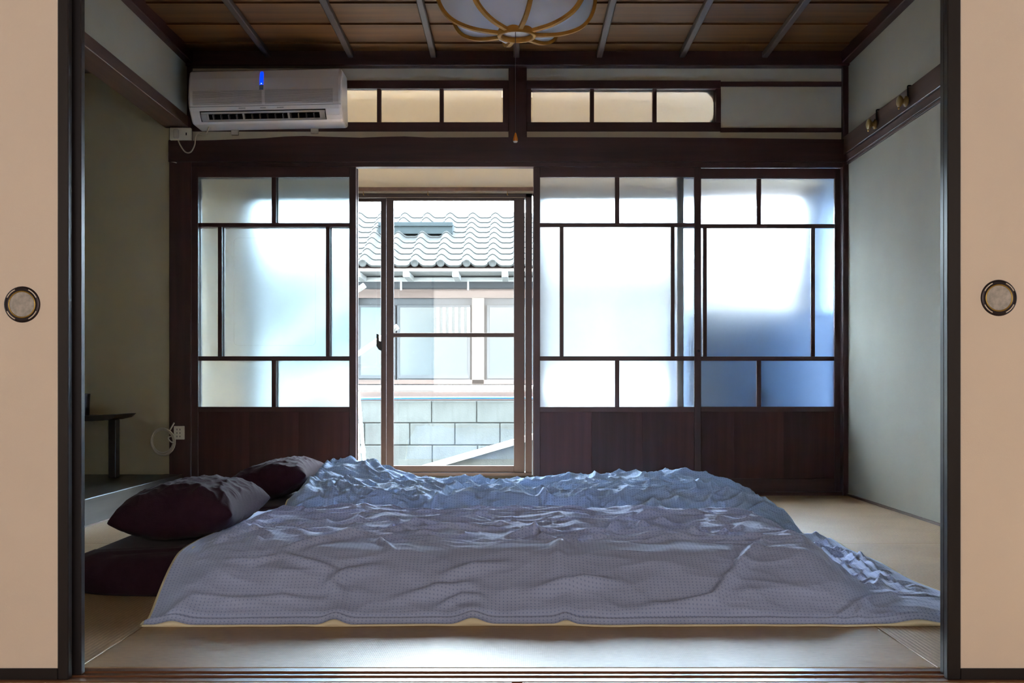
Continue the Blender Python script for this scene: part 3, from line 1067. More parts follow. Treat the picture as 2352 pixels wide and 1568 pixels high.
def led(name, h0, h1, w, mat, out, parent):
    def dep(h):
        for (d0, g0), (d1, g1) in zip(prof[2:9], prof[3:10]):
            if g1 <= h <= g0:
                return d0 + (d1 - d0) * (g0 - h) / (g0 - g1)
        return prof[3][0]
    bm = bmesh.new()
    rows = []
    n = 8
    for i in range(n + 1):
        h = h0 + (h1 - h0) * i / n
        hw = w / 2 * (0.55 if i == n else 1.0)
        yy = acY - dep(h) - out
        rows.append([bm.verts.new((lx + sx, yy + dy, az0 + h * AH)) for sx, dy in ((-hw, 0.004), (-hw * 0.8, 0), (hw * 0.8, 0), (hw, 0.004))])
    for A, B in zip(rows[:-1], rows[1:]):
        for k in range(3):
            bm.faces.new((A[k], A[k + 1], B[k + 1], B[k]))
    bmesh.ops.recalc_face_normals(bm, faces=bm.faces)
    return obj_bm(name, bm, mat, parent)


ind = led('indicator_light', 0.665, 0.925, 0.0205, M['led'], 0.0025, ac)
ind['label'] = 'glowing blue indicator strip'
led('indicator_core', 0.675, 0.695, 0.006, M['led_white'], 0.0035, ind)
led('indicator_window', 0.565, 0.664, 0.0225, M['led_off'], 0.0022, ac)
# mounting tabs
for p in (539, 722):
    box('mounting_tab', PX(p - 8.5, YB - 0.01), PX(p + 8.5, YB - 0.01), YB - 0.012, YB + 0.004, PZ(309, YB), az0 + 0.02, M['cord'], ac, 0.002)
# power cord from the underside to the socket
yo = YB - 0.035
cp = [(PX(490, yo), YB - 0.10, az0 + 0.012), (PX(480, yo), YB - 0.08, PZ(301, YB - 0.08)), (PX(465, yo), yo, PZ(305, yo)), (PX(455, yo), yo, PZ(303, yo)), (PX(449, yo), yo, PZ(312, yo)), (PX(446, yo), yo, PZ(330, yo)),
      (PX(437, yo), yo, PZ(345, yo)), (PX(425, yo), yo, PZ(345, yo)), (PX(414, yo), yo, PZ(330, yo)), (PX(407, yo), yo, PZ(312, yo)), (PX(403, yo), yo + 0.004, PZ(300, yo))]
tube('power_cord', catmull(cp, 8), 0.0036, M['cord'], ac, 8)
ac.rotation_euler = (0, math.radians(-1.2), 0)

# socket box by the air conditioner
so = tag(empty('socket_box', (PX(415, YB - 0.02), YB - 0.02, BZ(323))), 'white socket box on the post below the air conditioner cord', 'socket')
box('socket_body', PX(391, YB - 0.03), PX(440, YB - 0.03), YB - 0.045, YB - 0.018, PZ(323, YB - 0.03), PZ(294, YB - 0.03), M['white_plastic'], so, 0.004)
box('plug', PX(400, YB - 0.05), PX(411, YB - 0.05), YB - 0.066, YB - 0.045, PZ(318, YB - 0.05), PZ(297, YB - 0.05), M['cord'], so, 0.004)
box('socket_hole', PX(427, YB - 0.04), PX(430, YB - 0.04), YB - 0.0456, YB - 0.040, PZ(311, YB - 0.04), PZ(305, YB - 0.04), M['slot'], so)
tag(tube('loose_wire', catmull([(BX(390), YB - 0.022, BZ(352)), (BX(388.5), YB - 0.024, BZ(366)), (BX(394), YB - 0.024, BZ(372)), (BX(402), YB - 0.024, BZ(374)), (BX(409), YB - 0.024, BZ(376))], 6), 0.0026, M['cord']), 'short white wire end hugging the post below the socket box', 'wire')

# ================================================================== CEILING LAMP
LY, LX = 3.95, PX(1187, 3.95)
LZ = PZ(82, LY)
lamp = tag(empty('ceiling_lamp', (LX, LY, LZ)), 'white paper ceiling lamp with curved wooden ribs and a pull cord', 'lamp')
lp = [(0.060, 0.010), (0.10, 0.012), (0.15, 0.017), (0.20, 0.030), (0.240, 0.050), (0.268, 0.080), (0.285, 0.120), (0.289, 0.17), (0.276, 0.22), (0.23, 0.262)]
lpts = catmull([(r, 0, h) for r, h in lp], 4)
NR = 8
rot0 = math.radians(-90 + 11)
for q in range(NR):
    a0 = rot0 + 2 * math.pi * q / NR
    a1 = rot0 + 2 * math.pi * (q + 1) / NR
    # paper panel stretched between two ribs, sagging slightly inwards
    bm = bmesh.new()
    rows = []
    for p in lpts:
        row = []
        for i in range(7):
            t = i / 6
            x = (1 - t) * math.cos(a0) + t * math.cos(a1)
            yv = (1 - t) * math.sin(a0) + t * math.sin(a1)
            sag = 1 - 0.05 * math.sin(math.pi * t)
            row.append(bm.verts.new((LX + p.x * x * sag, LY + p.x * yv * sag, LZ + p.z + 0.012 * math.sin(math.pi * t) * min(1, p.x / 0.15))))
        rows.append(row)
    for A, B in zip(rows[:-1], rows[1:]):
        for i in range(6):
            bm.faces.new((A[i], A[i + 1], B[i + 1], B[i]))
    obj_bm('paper_panel', bm, M['paper'], lamp, smooth=True)
    # rib: flat strip standing proud of the paper, its lower tip curling out
    bm = bmesh.new()
    ca, sa = math.cos(a0), math.sin(a0)
    tx, ty = -sa, ca
    rows = []
    for i, p in enumerate(lpts):
        pa = lpts[max(i - 1, 0)]
        pb = lpts[min(i + 1, len(lpts) - 1)]
        d = Vector((pb.x - pa.x, 0, pb.z - pa.z)).normalized()
        nr = Vector((d.z, 0, -d.x))
        row = []
        for (w, h) in ((-0.0075, -0.002), (0.0075, -0.002), (0.0075, 0.010), (-0.0075, 0.010)):
            rr = p.x + nr.x * h
            zz = p.z + nr.z * h
            row.append(bm.verts.new((LX + rr * ca + tx * w, LY + rr * sa + ty * w, LZ + zz)))
        rows.append(row)
    for A, B in zip(rows[:-1], rows[1:]):
        for i in range(4):
            bm.faces.new((A[i], A[(i + 1) % 4], B[(i + 1) % 4], B[i]))
    bm.faces.new(rows[0])
    bm.faces.new(rows[-1][::-1])
    bmesh.ops.recalc_face_normals(bm, faces=bm.faces)
    obj_bm('rib', bm, M['rib'], lamp)
lathe('bottom_ring', [(0.057, 0.020), (0.057, -0.003), (0.060, -0.006), (0.068, -0.006), (0.071, -0.003), (0.071, 0.020)], M['rib'], lamp, 48, 'z', (LX, LY, LZ), cap=False)
lathe('bottom_disc', [(0.0005, 0.012), (0.058, 0.012), (0.058, 0.015), (0.0005, 0.015)], M['disc'], lamp, 40, 'z', (LX, LY, LZ))
lathe('top_cap', [(0.24, 0.258), (0.235, 0.272), (0.08, 0.285), (0.05, 0.30)], M['rib'], lamp, 40, 'z', (LX, LY, LZ))
tube('stem', [(LX, LY, LZ + 0.29), (LX, LY, ZC)], 0.012, M['black_metal'], lamp)
lathe('ceiling_rose', [(0.012, ZC - LZ - 0.035), (0.045, ZC - LZ - 0.022), (0.05, ZC - LZ)], M['disc'], lamp, 24, 'z', (LX, LY, LZ))
kx = PX(1184, LY)
tube('pull_cord', [(kx, LY - 0.012, LZ + 0.012), (kx, LY - 0.012, LZ - 0.18), (kx, LY - 0.012, PZ(305, LY))], 0.0011, M['string'], lamp, 6)
kz = PZ(328, LY)
kn = lathe('cord_knob', [(0.002, 0.034), (0.004, 0.028), (0.008, 0.014), (0.0092, 0.007), (0.0075, 0.002), (0.004, 0.0)], M['knob'], lamp, 20, 'z', (kx, LY - 0.012, kz))
lathe('knob_tip', [(0.0075, 0.004), (0.0092, 0.002), (0.006, -0.0015), (0.002, -0.002)], M['disc'], kn, 20, 'z', (kx, LY - 0.012, kz))

# ================================================================== ALCOVE: low table, pot, socket, cable
ty1 = YB - 0.03
tb = tag(empty('low_table', (-2.32, 5.6, 0.112)), 'small dark wooden table with upturned top ends, standing in the alcove', 'table')
tzz = PZ(965, 5.62)
xr = PX(291, 5.62)
xl = xr - 0.56
prism('table_top', [(xl, tzz + 0.034), (xl + 0.02, tzz + 0.014), (xl + 0.07, tzz + 0.002), (xl + 0.13, tzz), (xr - 0.13, tzz), (xr - 0.07, tzz + 0.003), (xr - 0.022, tzz + 0.014), (xr, tzz + 0.034),
                    (xr - 0.06, tzz + 0.033), (xr - 0.13, tzz + 0.026), (xl + 0.13, tzz + 0.026), (xl + 0.06, tzz + 0.033)], 'y', 5.48, 5.76, M['table_wood'], tb)
for lx_ in (PX(262, 5.62), xl + 0.09):
    for ly_ in (5.62,):
        box('leg', lx_ - 0.019, lx_ + 0.019, ly_ - 0.03, ly_ + 0.03, 0.112, tzz + 0.004, M['table_wood'], tb, 0.003)
pxx = PX(186, 5.6)
pt = lathe('pot', [(0.001, 0.0), (0.038, 0.0), (0.041, 0.003), (0.043, 0.05), (0.046, 0.108), (0.047, 0.112), (0.043, 0.112), (0.041, 0.1), (0.039, 0.01), (0.001, 0.008)], M['pot'], None, 32, 'z', (pxx, 5.60, tzz + 0.026))
tag(pt, 'dark glazed cup on the small alcove table', 'cup')

ws = tag(empty('wall_outlet', (BX(412), YB - 0.02, BZ(1010))), 'white wall outlet low on the corner post', 'outlet')
box('outlet_plate', PX(400, YB - 0.025), PX(423.5, YB - 0.025), YB - 0.034, YB - 0.018, PZ(1009, YB - 0.025), PZ(978, YB - 0.025), M['white_plastic'], ws, 0.002)
for r_ in range(3):
    for c_ in range(2):
        px_ = 407 + c_ * 7
        py_ = 986 + r_ * 8
        box('slot', PX(px_ - 0.7, YB - 0.03), PX(px_ + 0.7, YB - 0.03), YB - 0.0346, YB - 0.030, PZ(py_ + 2, YB - 0.03), PZ(py_ - 2, YB - 0.03), M['slot'], ws)
# coil of cable hanging at the post
cc = (PX(373, YB - 0.04), YB - 0.03, PZ(1014, YB - 0.04))
pts = []
loops = 4
for i in range(loops * 24 + 1):
    a = 2 * math.pi * i / 24
    lp_ = i / 24
    r = 0.060 + 0.0045 * math.sin(lp_ * 2.1)
    pts.append((cc[0] + r * 0.98 * math.cos(a + 0.9) + 0.004 * math.sin(lp_ * 1.7), cc[1] + 0.008 * (lp_ - 2), cc[2] + r * 1.12 * math.sin(a + 0.9) + 0.004 * math.cos(lp_ * 2.3)))
pts += [(BX(392), YB - 0.035, BZ(993)), (BX(399), YB - 0.030, BZ(979)), (BX(404), YB - 0.028, BZ(970))]
coil = tag(empty('cable_coil', (cc[0], YB - 0.03, cc[2] - 0.07)), 'beige coiled cable hanging beside the low wall outlet', 'cable')
tube('cable', pts, 0.0042, M['cord'], coil, 8)
tube('cable_tie', catmull([(BX(400), YB - 0.03, BZ(1000)), (BX(394), YB - 0.055, BZ(1004)), (BX(398), YB - 0.05, BZ(1012)), (BX(404), YB - 0.03, BZ(1017))], 5), 0.0036, M['cord'], coil, 8)


# ================================================================== BEDDING
def _hash(ix, iy, seed):
    h = (ix.astype(np.int64) * 374761393 + iy.astype(np.int64) * 668265263 + seed * 1442695041) & 0xffffffff
    h = ((h ^ (h >> 13)) * 1274126177) & 0xffffffff
    return (h ^ (h >> 16)) & 0xffff


def pn(x, y, seed=0):
    ix, iy = np.floor(x), np.floor(y)
    fx, fy = x - ix, y - iy

    def grad(gx, gy, dx, dy):
        a = _hash(gx, gy, seed) / 65536.0 * 2 * np.pi
        return np.cos(a) * dx + np.sin(a) * dy
    u = fx * fx * fx * (fx * (fx * 6 - 15) + 10)
    v = fy * fy * fy * (fy * (fy * 6 - 15) + 10)
    n00 = grad(ix, iy, fx, fy)
    n10 = grad(ix + 1, iy, fx - 1, fy)
    n01 = grad(ix, iy + 1, fx, fy - 1)
    n11 = grad(ix + 1, iy + 1, fx - 1, fy - 1)
    a = n00 + u * (n10 - n00)
    b = n01 + u * (n11 - n01)
    return a + v * (b - a)


def crease(x, y, seed, sharp=2.2):
    """ridged noise: narrow raised folds"""
    n = 1.0 - np.abs(pn(x, y, seed)) * 2.2
    return np.clip(n, 0, 1) ** sharp


def sstep(a, b, x):
    t = np.clip((x - a) / (b - a), 0, 1)
    return t * t * (3 - 2 * t)


def stroke(X, Y, pts, width, height, side=0.0):
    """raised fold along a polyline, tapering at both ends"""
    best = np.full(X.shape, 1e9)
    amp = np.zeros(X.shape)
    seg = [(Vector(a), Vector(b)) for a, b in zip(pts[:-1], pts[1:])]
    tot = sum((b - a).length for a, b in seg)
    acc = 0
    for a, b in seg:
        d = b - a
        L = d.length
        t = np.clip(((X - a.x) * d.x + (Y - a.y) * d.y) / (L * L), 0, 1)
        dx = X - (a.x + t * d.x)
        dy = Y - (a.y + t * d.y)
        dist = np.sqrt(dx * dx + dy * dy)
        s = (acc + t * L) / tot
        tp = np.sin(np.pi * np.clip(s * 0.94 + 0.03, 0, 1)) ** 0.7
        m = dist < best
        best = np.where(m, dist, best)
        amp = np.where(m, tp, amp)
        acc += L
    core = np.exp(-(best / width) ** 2)
    dip = np.exp(-(best / (width * 2.4)) ** 2)
    return height * amp * (core * 1.25 - 0.45 * dip)


def duvet_mesh(name, X, Y, H, mat, parent, ripple=0.0):
    nu, nv = X.shape
    verts = np.stack([X, Y, H], -1).reshape(-1, 3)
    idx = np.arange(nu * nv).reshape(nu, nv)
    faces = np.stack([idx[:-1, :-1], idx[1:, :-1], idx[1:, 1:], idx[:-1, 1:]], -1).reshape(-1, 4)
    me = bpy.data.meshes.new(name)
    me.vertices.add(len(verts))
    me.vertices.foreach_set('co', verts.astype(np.float32).ravel())
    me.loops.add(len(faces) * 4)
    me.loops.foreach_set('vertex_index', faces.astype(np.int32).ravel())
    me.polygons.add(len(faces))
    me.polygons.foreach_set('loop_start', np.arange(0, len(faces) * 4, 4, dtype=np.int32))
    me.polygons.foreach_set('loop_total', np.full(len(faces), 4, dtype=np.int32))
    me.polygons.foreach_set('use_smooth', np.ones(len(faces), dtype=bool))
    me.update(calc_edges=True)
    # cloth coordinates follow the arc length of the base shape
    dv = np.sqrt(np.diff(Y, axis=1) ** 2 + np.diff(H, axis=1) ** 2)
    V = np.concatenate([np.zeros((nu, 1)), np.cumsum(dv, 1)], 1)
    V = V.mean(0)[None, :] * 0.55 + V * 0.45
    uv = np.stack([X, V], -1).reshape(-1, 2)[faces.ravel()]
    lay = me.uv_layers.new(name='cloth')
    lay.data.foreach_set('uv', uv.astype(np.float32).ravel())
    me.validate()
    me.materials.append(mat)
    o = bpy.data.objects.new(name, me)
    return link(o, parent)


def px_pt(px, py, z):
    d = (CZ - z) * F / (py - VY)
    return (PX(px, d), d)


def front_z(py):
    return max(0.01, 0.150 * (1432 - py) / 192.0) if py > 1240 else 0.155


# ---- front duvet
x0, x1, yn, yf = -0.905, 1.185, 2.635, 4.14
NU, NV = 560, 400
uu = np.linspace(0, 1, NU)[:, None] * np.ones((1, NV))
vv = np.ones((NU, 1)) * np.linspace(0, 1, NV)[None, :]
ex0 = x0 + 0.018 * pn(vv * 5, vv * 0 + 3.1, 5)
ex1 = x1 + 0.03 * pn(vv * 4, vv * 0 + 7.7, 6)
ey0 = yn + 0.016 * pn(uu * 7, uu * 0 + 1.3, 8) + 0.008 * pn(uu * 19, uu * 0 + 1.3, 9)
ey1 = yf + 0.03 * pn(uu * 5, uu * 0 + 2.3, 10) - 0.10 * sstep(0.86, 0.72, uu)
XX = ex0 + (ex1 - ex0) * uu
YY = ey0 + (ey1 - ey0) * vv
eb = np.minimum(np.minimum(XX - ex0, ex1 - XX), np.minimum(YY - ey0, ey1 - YY))
eb = np.clip(eb, 0, None)
mx = sstep(0.955, 0.76, XX)
my = sstep(2.68, 2.93, YY) * sstep(4.06, 3.80, YY)
my = my ** 0.8
matt = 0.095 * np.minimum(mx, 1) * my
puff = 0.005 + (0.052 - 0.030 * sstep(0.80, 1.0, XX)) * (1 - np.exp(-np.maximum(eb - 0.025, 0) / 0.10)) + 0.006 * np.clip(eb / 0.025, 0, 1)
H = matt + puff + 0.045 * np.exp(-(XX - ex0) / 0.13) * sstep(2.72, 3.0, YY)
flat = sstep(0.0, 0.09, eb)
topm = sstep(2.86, 3.02, YY)
frontm = 1 - topm
wx = XX + 0.05 * pn(XX * 3, YY * 3, 11)
wy = YY + 0.05 * pn(XX * 3 + 9, YY * 3, 12)
# broad lumps of the filling
H += flat * 0.014 * pn(wx * 2.6, wy * 3.4, 13) + flat * 0.009 * pn(wx * 5, wy * 6, 14)
# crumples on the top
H += topm * flat * (0.015 * (crease(wx * 2.0 + wy * 0.8, wy * 8.0 - wx * 0.7, 15, 2.4) - 0.3) + 0.010 * (crease(wx * 4.0 - wy, wy * 13 + wx * 1.2, 16, 2.6) - 0.25)
                    + 0.0016 * (crease(wx * 11, wy * 30 + wx * 3, 17, 2.0) - 0.3) + 0.006 * (crease(wx * 5 + wy * 4, wy * 6 - wx * 4, 21, 3.2) - 0.2))
# softer folds on the front face
H += frontm * flat * (0.008 * (crease(wx * 1.8 + wy * 3.0, wy * 5.5 - wx * 0.9, 18, 1.8) - 0.4) + 0.004 * (crease(wx * 5 + wy * 6, wy * 11 - wx * 2, 19, 2.4) - 0.3)
                      + 0.0016 * (crease(wx * 12 + wy * 8, wy * 22 - wx * 4, 22, 2.2) - 0.3))
folds = [
    ([(655, 1304), (740, 1275), (800, 1252), (865, 1234)], 0.014, 0.016),
    ([(640, 1312), (700, 1330), (780, 1345)], 0.016, 0.010),
    ([(520, 1327), (580, 1334), (640, 1318)], 0.012, 0.012),
    ([(560, 1262), (590, 1285), (580, 1310)], 0.018, 0.014),
    ([(845, 1240), (870, 1262), (900, 1300)], 0.012, 0.012),
    ([(1310, 1262), (1370, 1240), (1450, 1216)], 0.012, 0.016),
    ([(1310, 1262), (1350, 1262), (1420, 1236)], 0.010, 0.012),
    ([(1300, 1258), (1250, 1236), (1190, 1214)], 0.012, 0.013),
    ([(1300, 1262), (1318, 1280), (1330, 1296)], 0.010, 0.012),
    ([(1295, 1270), (1280, 1310), (1285, 1350)], 0.022, 0.012),
    ([(1440, 1414), (1540, 1408), (1640, 1396), (1690, 1340), (1740, 1285), (1765, 1255)], 0.018, 0.015),
    ([(1200, 1382), (1260, 1374), (1345, 1364), (1420, 1364)], 0.016, 0.014),
    ([(1000, 1350), (1080, 1334), (1172, 1330)], 0.016, 0.011),
    ([(1000, 1402), (1060, 1380), (1110, 1388)], 0.014, 0.010),
    ([(790, 1388), (760, 1365), (800, 1345), (880, 1330)], 0.020, 0.012),
    ([(900, 1388), (1010, 1366), (1100, 1362)], 0.018, 0.012),
    ([(500, 1400), (640, 1392), (760, 1394)], 0.016, 0.008),
    ([(1870, 1422), (1940, 1404), (1990, 1372), (2060, 1352), (2140, 1346)], 0.016, 0.016),
    ([(1800, 1396), (1850, 1412), (1900, 1392), (1990, 1368)], 0.014, 0.012),
    ([(1850, 1300), (1930, 1330), (1990, 1350)], 0.02, 0.012),
    ([(1660, 1255), (1700, 1250), (1770, 1236)], 0.012, 0.011),
    ([(1560, 1240), (1640, 1225), (1720, 1215)], 0.012, 0.010),
    ([(1480, 1268), (1560, 1250), (1600, 1248)], 0.012, 0.009),
    ([(1830, 1215), (1880, 1250), (1960, 1300), (2060, 1345)], 0.016, 0.016),
    ([(1860, 1206), (1930, 1250), (2010, 1300), (2090, 1335)], 0.013, 0.013),
    ([(1900, 1215), (1980, 1270), (2070, 1322), (2130, 1350)], 0.012, 0.012),
    ([(1960, 1345), (2020, 1325), (2080, 1335)], 0.014, 0.012),
    ([(620, 1168), (700, 1180), (800, 1184)], 0.016, 0.014),
    ([(680, 1215), (780, 1205), (900, 1198)], 0.015, 0.014),
    ([(730, 1235), (850, 1225), (960, 1212), (1080, 1214)], 0.014, 0.015),
    ([(900, 1226), (1010, 1222), (1150, 1219)], 0.014, 0.014),
    ([(1000, 1192), (1100, 1189), (1200, 1192)], 0.016, 0.012),
    ([(1150, 1248), (1230, 1228), (1290, 1224)], 0.013, 0.014),
    ([(1400, 1230), (1500, 1212), (1620, 1200)], 0.014, 0.014),
    ([(1450, 1196), (1560, 1190), (1700, 1188)], 0.016, 0.014),
    ([(1330, 1206), (1420, 1197), (1500, 1193)], 0.014, 0.012),
    ([(520, 1222), (580, 1205), (660, 1192)], 0.014, 0.012),
    ([(480, 1262), (540, 1238), (620, 1226)], 0.014, 0.012),
]
for pts_, w_, h_ in folds:
    xp = [q[0] for q in pts_]
    right = min(xp) > 1795
    P_ = [px_pt(a, b, 0.05 if right else front_z(b)) for a, b in pts_]
    H += flat * stroke(XX, YY, P_, w_ * 0.85, h_ * 1.1)
# flat stitched hem along the near edge
hem = YY - ey0
H += -0.010 * np.exp(-((hem - 0.040) / 0.008) ** 2) * sstep(0.0, 0.05, XX - ex0)
H += 0.008 * np.exp(-((hem - 0.022) / 0.009) ** 2)
# little kinks where the hem lifts off the mat
lift = np.zeros_like(H)
for (pxk, wk, hk) in ((400, 0.03, 0.010), (770, 0.026, 0.014), (1085, 0.032, 0.016), (1300, 0.02, 0.010), (2105, 0.05, 0.012)):
    xk = PX(pxk, 2.65)
    lift += hk * np.exp(-((XX - xk) / wk) ** 2) * np.exp(-(hem / 0.10) ** 2)
H += lift
H = np.maximum(H, 0.006)
da = tag(empty('duvet', ((x0 + x1) / 2, 3.3, 0)), 'blue dotted cotton duvet with a cream underside, on the futon by the threshold', 'duvet', 'duvets on the futons')
oA = duvet_mesh('cover', XX, YY, H, M['duvet_a'], da)


def lining_ribbon(parent, edge, out, seedn, amt):
    """cream underside peeping out along an edge: edge = list of (x,y,z) top points, out = outward direction"""
    bm = bmesh.new()
    rows = []
    n = len(edge)
    for i, (x, y, z) in enumerate(edge):
        t = i / n
        nz = float(pn(np.array([t * 9.0]), np.array([seedn * 1.7]), 31)[0])
        pr = amt * max(0.10, 0.45 + 1.6 * nz)
        ox, oy = out
        zt = z - 0.001
        rows.append([bm.verts.new((x - ox * 0.03, y - oy * 0.03, max(zt - 0.002, 0.003))), bm.verts.new((x + ox * pr * 0.7, y + oy * pr * 0.7, zt)),
                     bm.verts.new((x + ox * pr, y + oy * pr, zt * 0.55)), bm.verts.new((x + ox * pr * 0.8, y + oy * pr * 0.8, 0.001)), bm.verts.new((x - ox * 0.05, y - oy * 0.05, 0.001))])
    for A, B in zip(rows[:-1], rows[1:]):
        for k in range(4):
            bm.faces.new((A[k], A[k + 1], B[k + 1], B[k]))
    bmesh.ops.recalc_face_normals(bm, faces=bm.faces)
    o = obj_bm('lining', bm, M['lining'], parent, smooth=True)
    o['label'] = 'cream underside peeping out'
    return o


st_ = 4
edge = [(XX[i, 0], YY[i, 0], H[i, 0]) for i in range(0, NU, st_)]
lining_ribbon(da, edge, (0, -1), 1.0, 0.005)


def side_lining(parent, X, Y, Hh, i, out, drop=0.022, nseed=4):
    bm = bmesh.new()
    rows = []
    for j in range(0, X.shape[1], 4):
        x, y, z = X[i, j], Y[i, j], Hh[i, j]
        rows.append([bm.verts.new((x - out * 0.02, y, z - 0.002)), bm.verts.new((x + out * 0.006, y, z - 0.001)), bm.verts.new((x + out * 0.007, y, max(z - drop * 0.6, 0.001))), bm.verts.new((x - out * 0.01, y, max(z - drop, 0.0005)))])
    for A, B in zip(rows[:-1], rows[1:]):
        for k in range(3):
            bm.faces.new((A[k], A[k + 1], B[k + 1], B[k]))
    bmesh.ops.recalc_face_normals(bm, faces=bm.faces)
    return obj_bm('lining', bm, M['lining'], parent, smooth=True)


side_lining(da, XX, YY, H, 0, -1, 0.05)
side_lining(da, XX, YY, H, NU - 1, 1)

# ---- back duvet
x0, x1, yn, yf = -0.885, 1.085, 4.05, 5.16
NU2, NV2 = 480, 320
uu = np.linspace(0, 1, NU2)[:, None] * np.ones((1, NV2))
vv = np.ones((NU2, 1)) * np.linspace(0, 1, NV2)[None, :]
ex0 = x0 + 0.02 * pn(vv * 5, vv * 0 + 3.1, 45)
ex1 = x1 + 0.02 * pn(vv * 4, vv * 0 + 7.7, 46)
ey0 = yn + 0.02 * pn(uu * 7, uu * 0 + 1.3, 48)
ey1 = yf + 0.02 * pn(uu * 5, uu * 0 + 2.3, 50)
X2 = ex0 + (ex1 - ex0) * uu
Y2 = ey0 + (ey1 - ey0) * vv
eb = np.clip(np.minimum(np.minimum(X2 - ex0, ex1 - X2), np.minimum(Y2 - ey0, ey1 - Y2)), 0, None)
mx = sstep(1.22, 0.74, X2)
my = sstep(4.02, 4.20, Y2) * sstep(5.14, 4.95, Y2)
H2 = 0.040 * np.exp(-(X2 - ex0) / 0.13) * my + 0.095 * mx * my + 0.012 + 0.055 * (1 - np.exp(-eb / 0.04))
flat = sstep(0.0, 0.07, eb)
wx = X2 + 0.07 * pn(X2 * 3.4, Y2 * 3.4, 51)
wy = Y2 + 0.07 * pn(X2 * 3.4 + 9, Y2 * 3.4, 52)
H2 += flat * (0.026 * pn(wx * 2.4, wy * 3.2, 53) + 0.016 * pn(wx * 5, wy * 5, 54))
H2 += 1.35 * flat * (0.022 * (crease(wx * 2.6 + wy * 2.0, wy * 4.6 - wx * 1.2, 55, 2.4) - 0.3) + 0.012 * (crease(wx * 6 - wy * 3, wy * 9 + wx * 2, 56, 2.6) - 0.3)
              + 0.005 * (crease(wx * 13 + wy * 5, wy * 20 - wx * 5, 57, 2.4) - 0.3) + 0.002 * (crease(wx * 27, wy * 38, 58, 2.0) - 0.3))
# raised heap near the pillow
H2 += flat * 0.075 * np.exp(-((X2 + 0.74) / 0.17) ** 2 - ((Y2 - 4.72) / 0.26) ** 2)
H2 += flat * 0.020 * np.exp(-((X2 - 0.55) / 0.45) ** 2 - ((Y2 - 4.75) / 0.3) ** 2)
H2 -= flat * 0.022 * np.exp(-((X2 + 0.02) / 0.30) ** 2 - ((Y2 - 4.75) / 0.4) ** 2)


def bp(px, py):
    return px_pt(px, py, 0.18 if py < 1150 else 0.15)


folds2 = [
    ([(790, 1062), (815, 1085), (860, 1098), (920, 1110)], 0.02, 0.026),
    ([(700, 1125), (760, 1095), (800, 1085)], 0.018, 0.022),
    ([(720, 1140), (800, 1115), (870, 1120)], 0.016, 0.02),
    ([(880, 1165), (960, 1140), (1050, 1115), (1120, 1100)], 0.02, 0.026),
    ([(1240, 1115), (1260, 1140), (1290, 1165)], 0.018, 0.024),
    ([(1180, 1120), (1230, 1108), (1320, 1120)], 0.016, 0.018),
    ([(1340, 1165), (1420, 1140), (1500, 1128), (1580, 1140)], 0.018, 0.024),
    ([(1500, 1170), (1590, 1150), (1650, 1130)], 0.016, 0.022),
    ([(1560, 1175), (1640, 1160), (1700, 1145)], 0.015, 0.018),
    ([(1060, 1150), (1130, 1140), (1190, 1150)], 0.016, 0.02),
]
for pts_, w_, h_ in folds2:
    H2 += flat * stroke(X2, Y2, [bp(a, b) for a, b in pts_], w_, h_)
H2 = np.maximum(H2, 0.012)
db = tag(empty('duvet', ((x0 + x1) / 2, 4.6, 0)), 'crumpled blue dotted duvet on the futon nearer the sliding glass doors', 'duvet', 'duvets on the futons')
duvet_mesh('cover', X2, Y2, H2, M['duvet_b'], db)
side_lining(db, X2, Y2, H2, NU2 - 1, 1, 0.012)
side_lining(db, X2, Y2, H2, 0, -1, 0.05)


# ---- mattresses (futons)
def futon(x0, x1, y0, y1, zt, label):
    e = tag(empty('futon_mattress', ((x0 + x1) / 2, (y0 + y1) / 2, 0)), label, 'futon')
    nu, nv = 90, 50
    bm = bmesh.new()
    cx, cy_ = (x0 + x1) / 2, (y0 + y1) / 2
    hx, hy = (x1 - x0) / 2, (y1 - y0) / 2
    rings = []
    # superellipse outline, side bulges outward
    prof_ = [(0.955, 0.0), (0.985, 0.012), (1.0, zt * 0.45), (0.985, zt * 0.72), (0.955, zt * 0.88), (0.90, zt * 0.97), (0.80, zt), (0.5, zt * 1.02), (0.0, zt * 1.03)]
    nseg = 160
    for (s, z) in prof_:
        ring = []
        for k in range(nseg):
            a = 2 * math.pi * k / nseg
            c, s_ = math.cos(a), math.sin(a)
            ee = 0.23
            ux = math.copysign(abs(c) ** ee, c)
            uy = math.copysign(abs(s_) ** ee, s_)
            inset = (1 - s) * 0.5
            X = cx + ux * (hx - inset) if s > 0.85 else cx + ux * hx * s
            Y = cy_ + uy * (hy - inset) if s > 0.85 else cy_ + uy * hy * s
            wob = 0.006 * math.sin(7 * a + 1.3) + 0.004 * math.sin(17 * a)
            ring.append(bm.verts.new((X, Y, z * (1 + wob * 4) if z > 0 else 0.0)))
        rings.append(ring)
    for A, B in zip(rings[:-1], rings[1:]):
        for k in range(nseg):
            try:
                bm.faces.new((A[k], A[(k + 1) % nseg], B[(k + 1) % nseg], B[k]))
            except ValueError:
                pass
    bm.faces.new(rings[0][::-1])
    bmesh.ops.remove_doubles(bm, verts=bm.verts, dist=0.0005)
    bmesh.ops.recalc_face_normals(bm, faces=bm.faces)
    obj_bm('sheet_cover', bm, M['sheet'], e, smooth=True)
    return e


futon(-1.275, 0.78, 2.985, 3.85, 0.114, 'dark aubergine futon mattress under the duvet by the threshold')
futon(-1.20, 0.80, 4.15, 5.00, 0.108, 'dark aubergine futon mattress nearer the sliding glass doors')


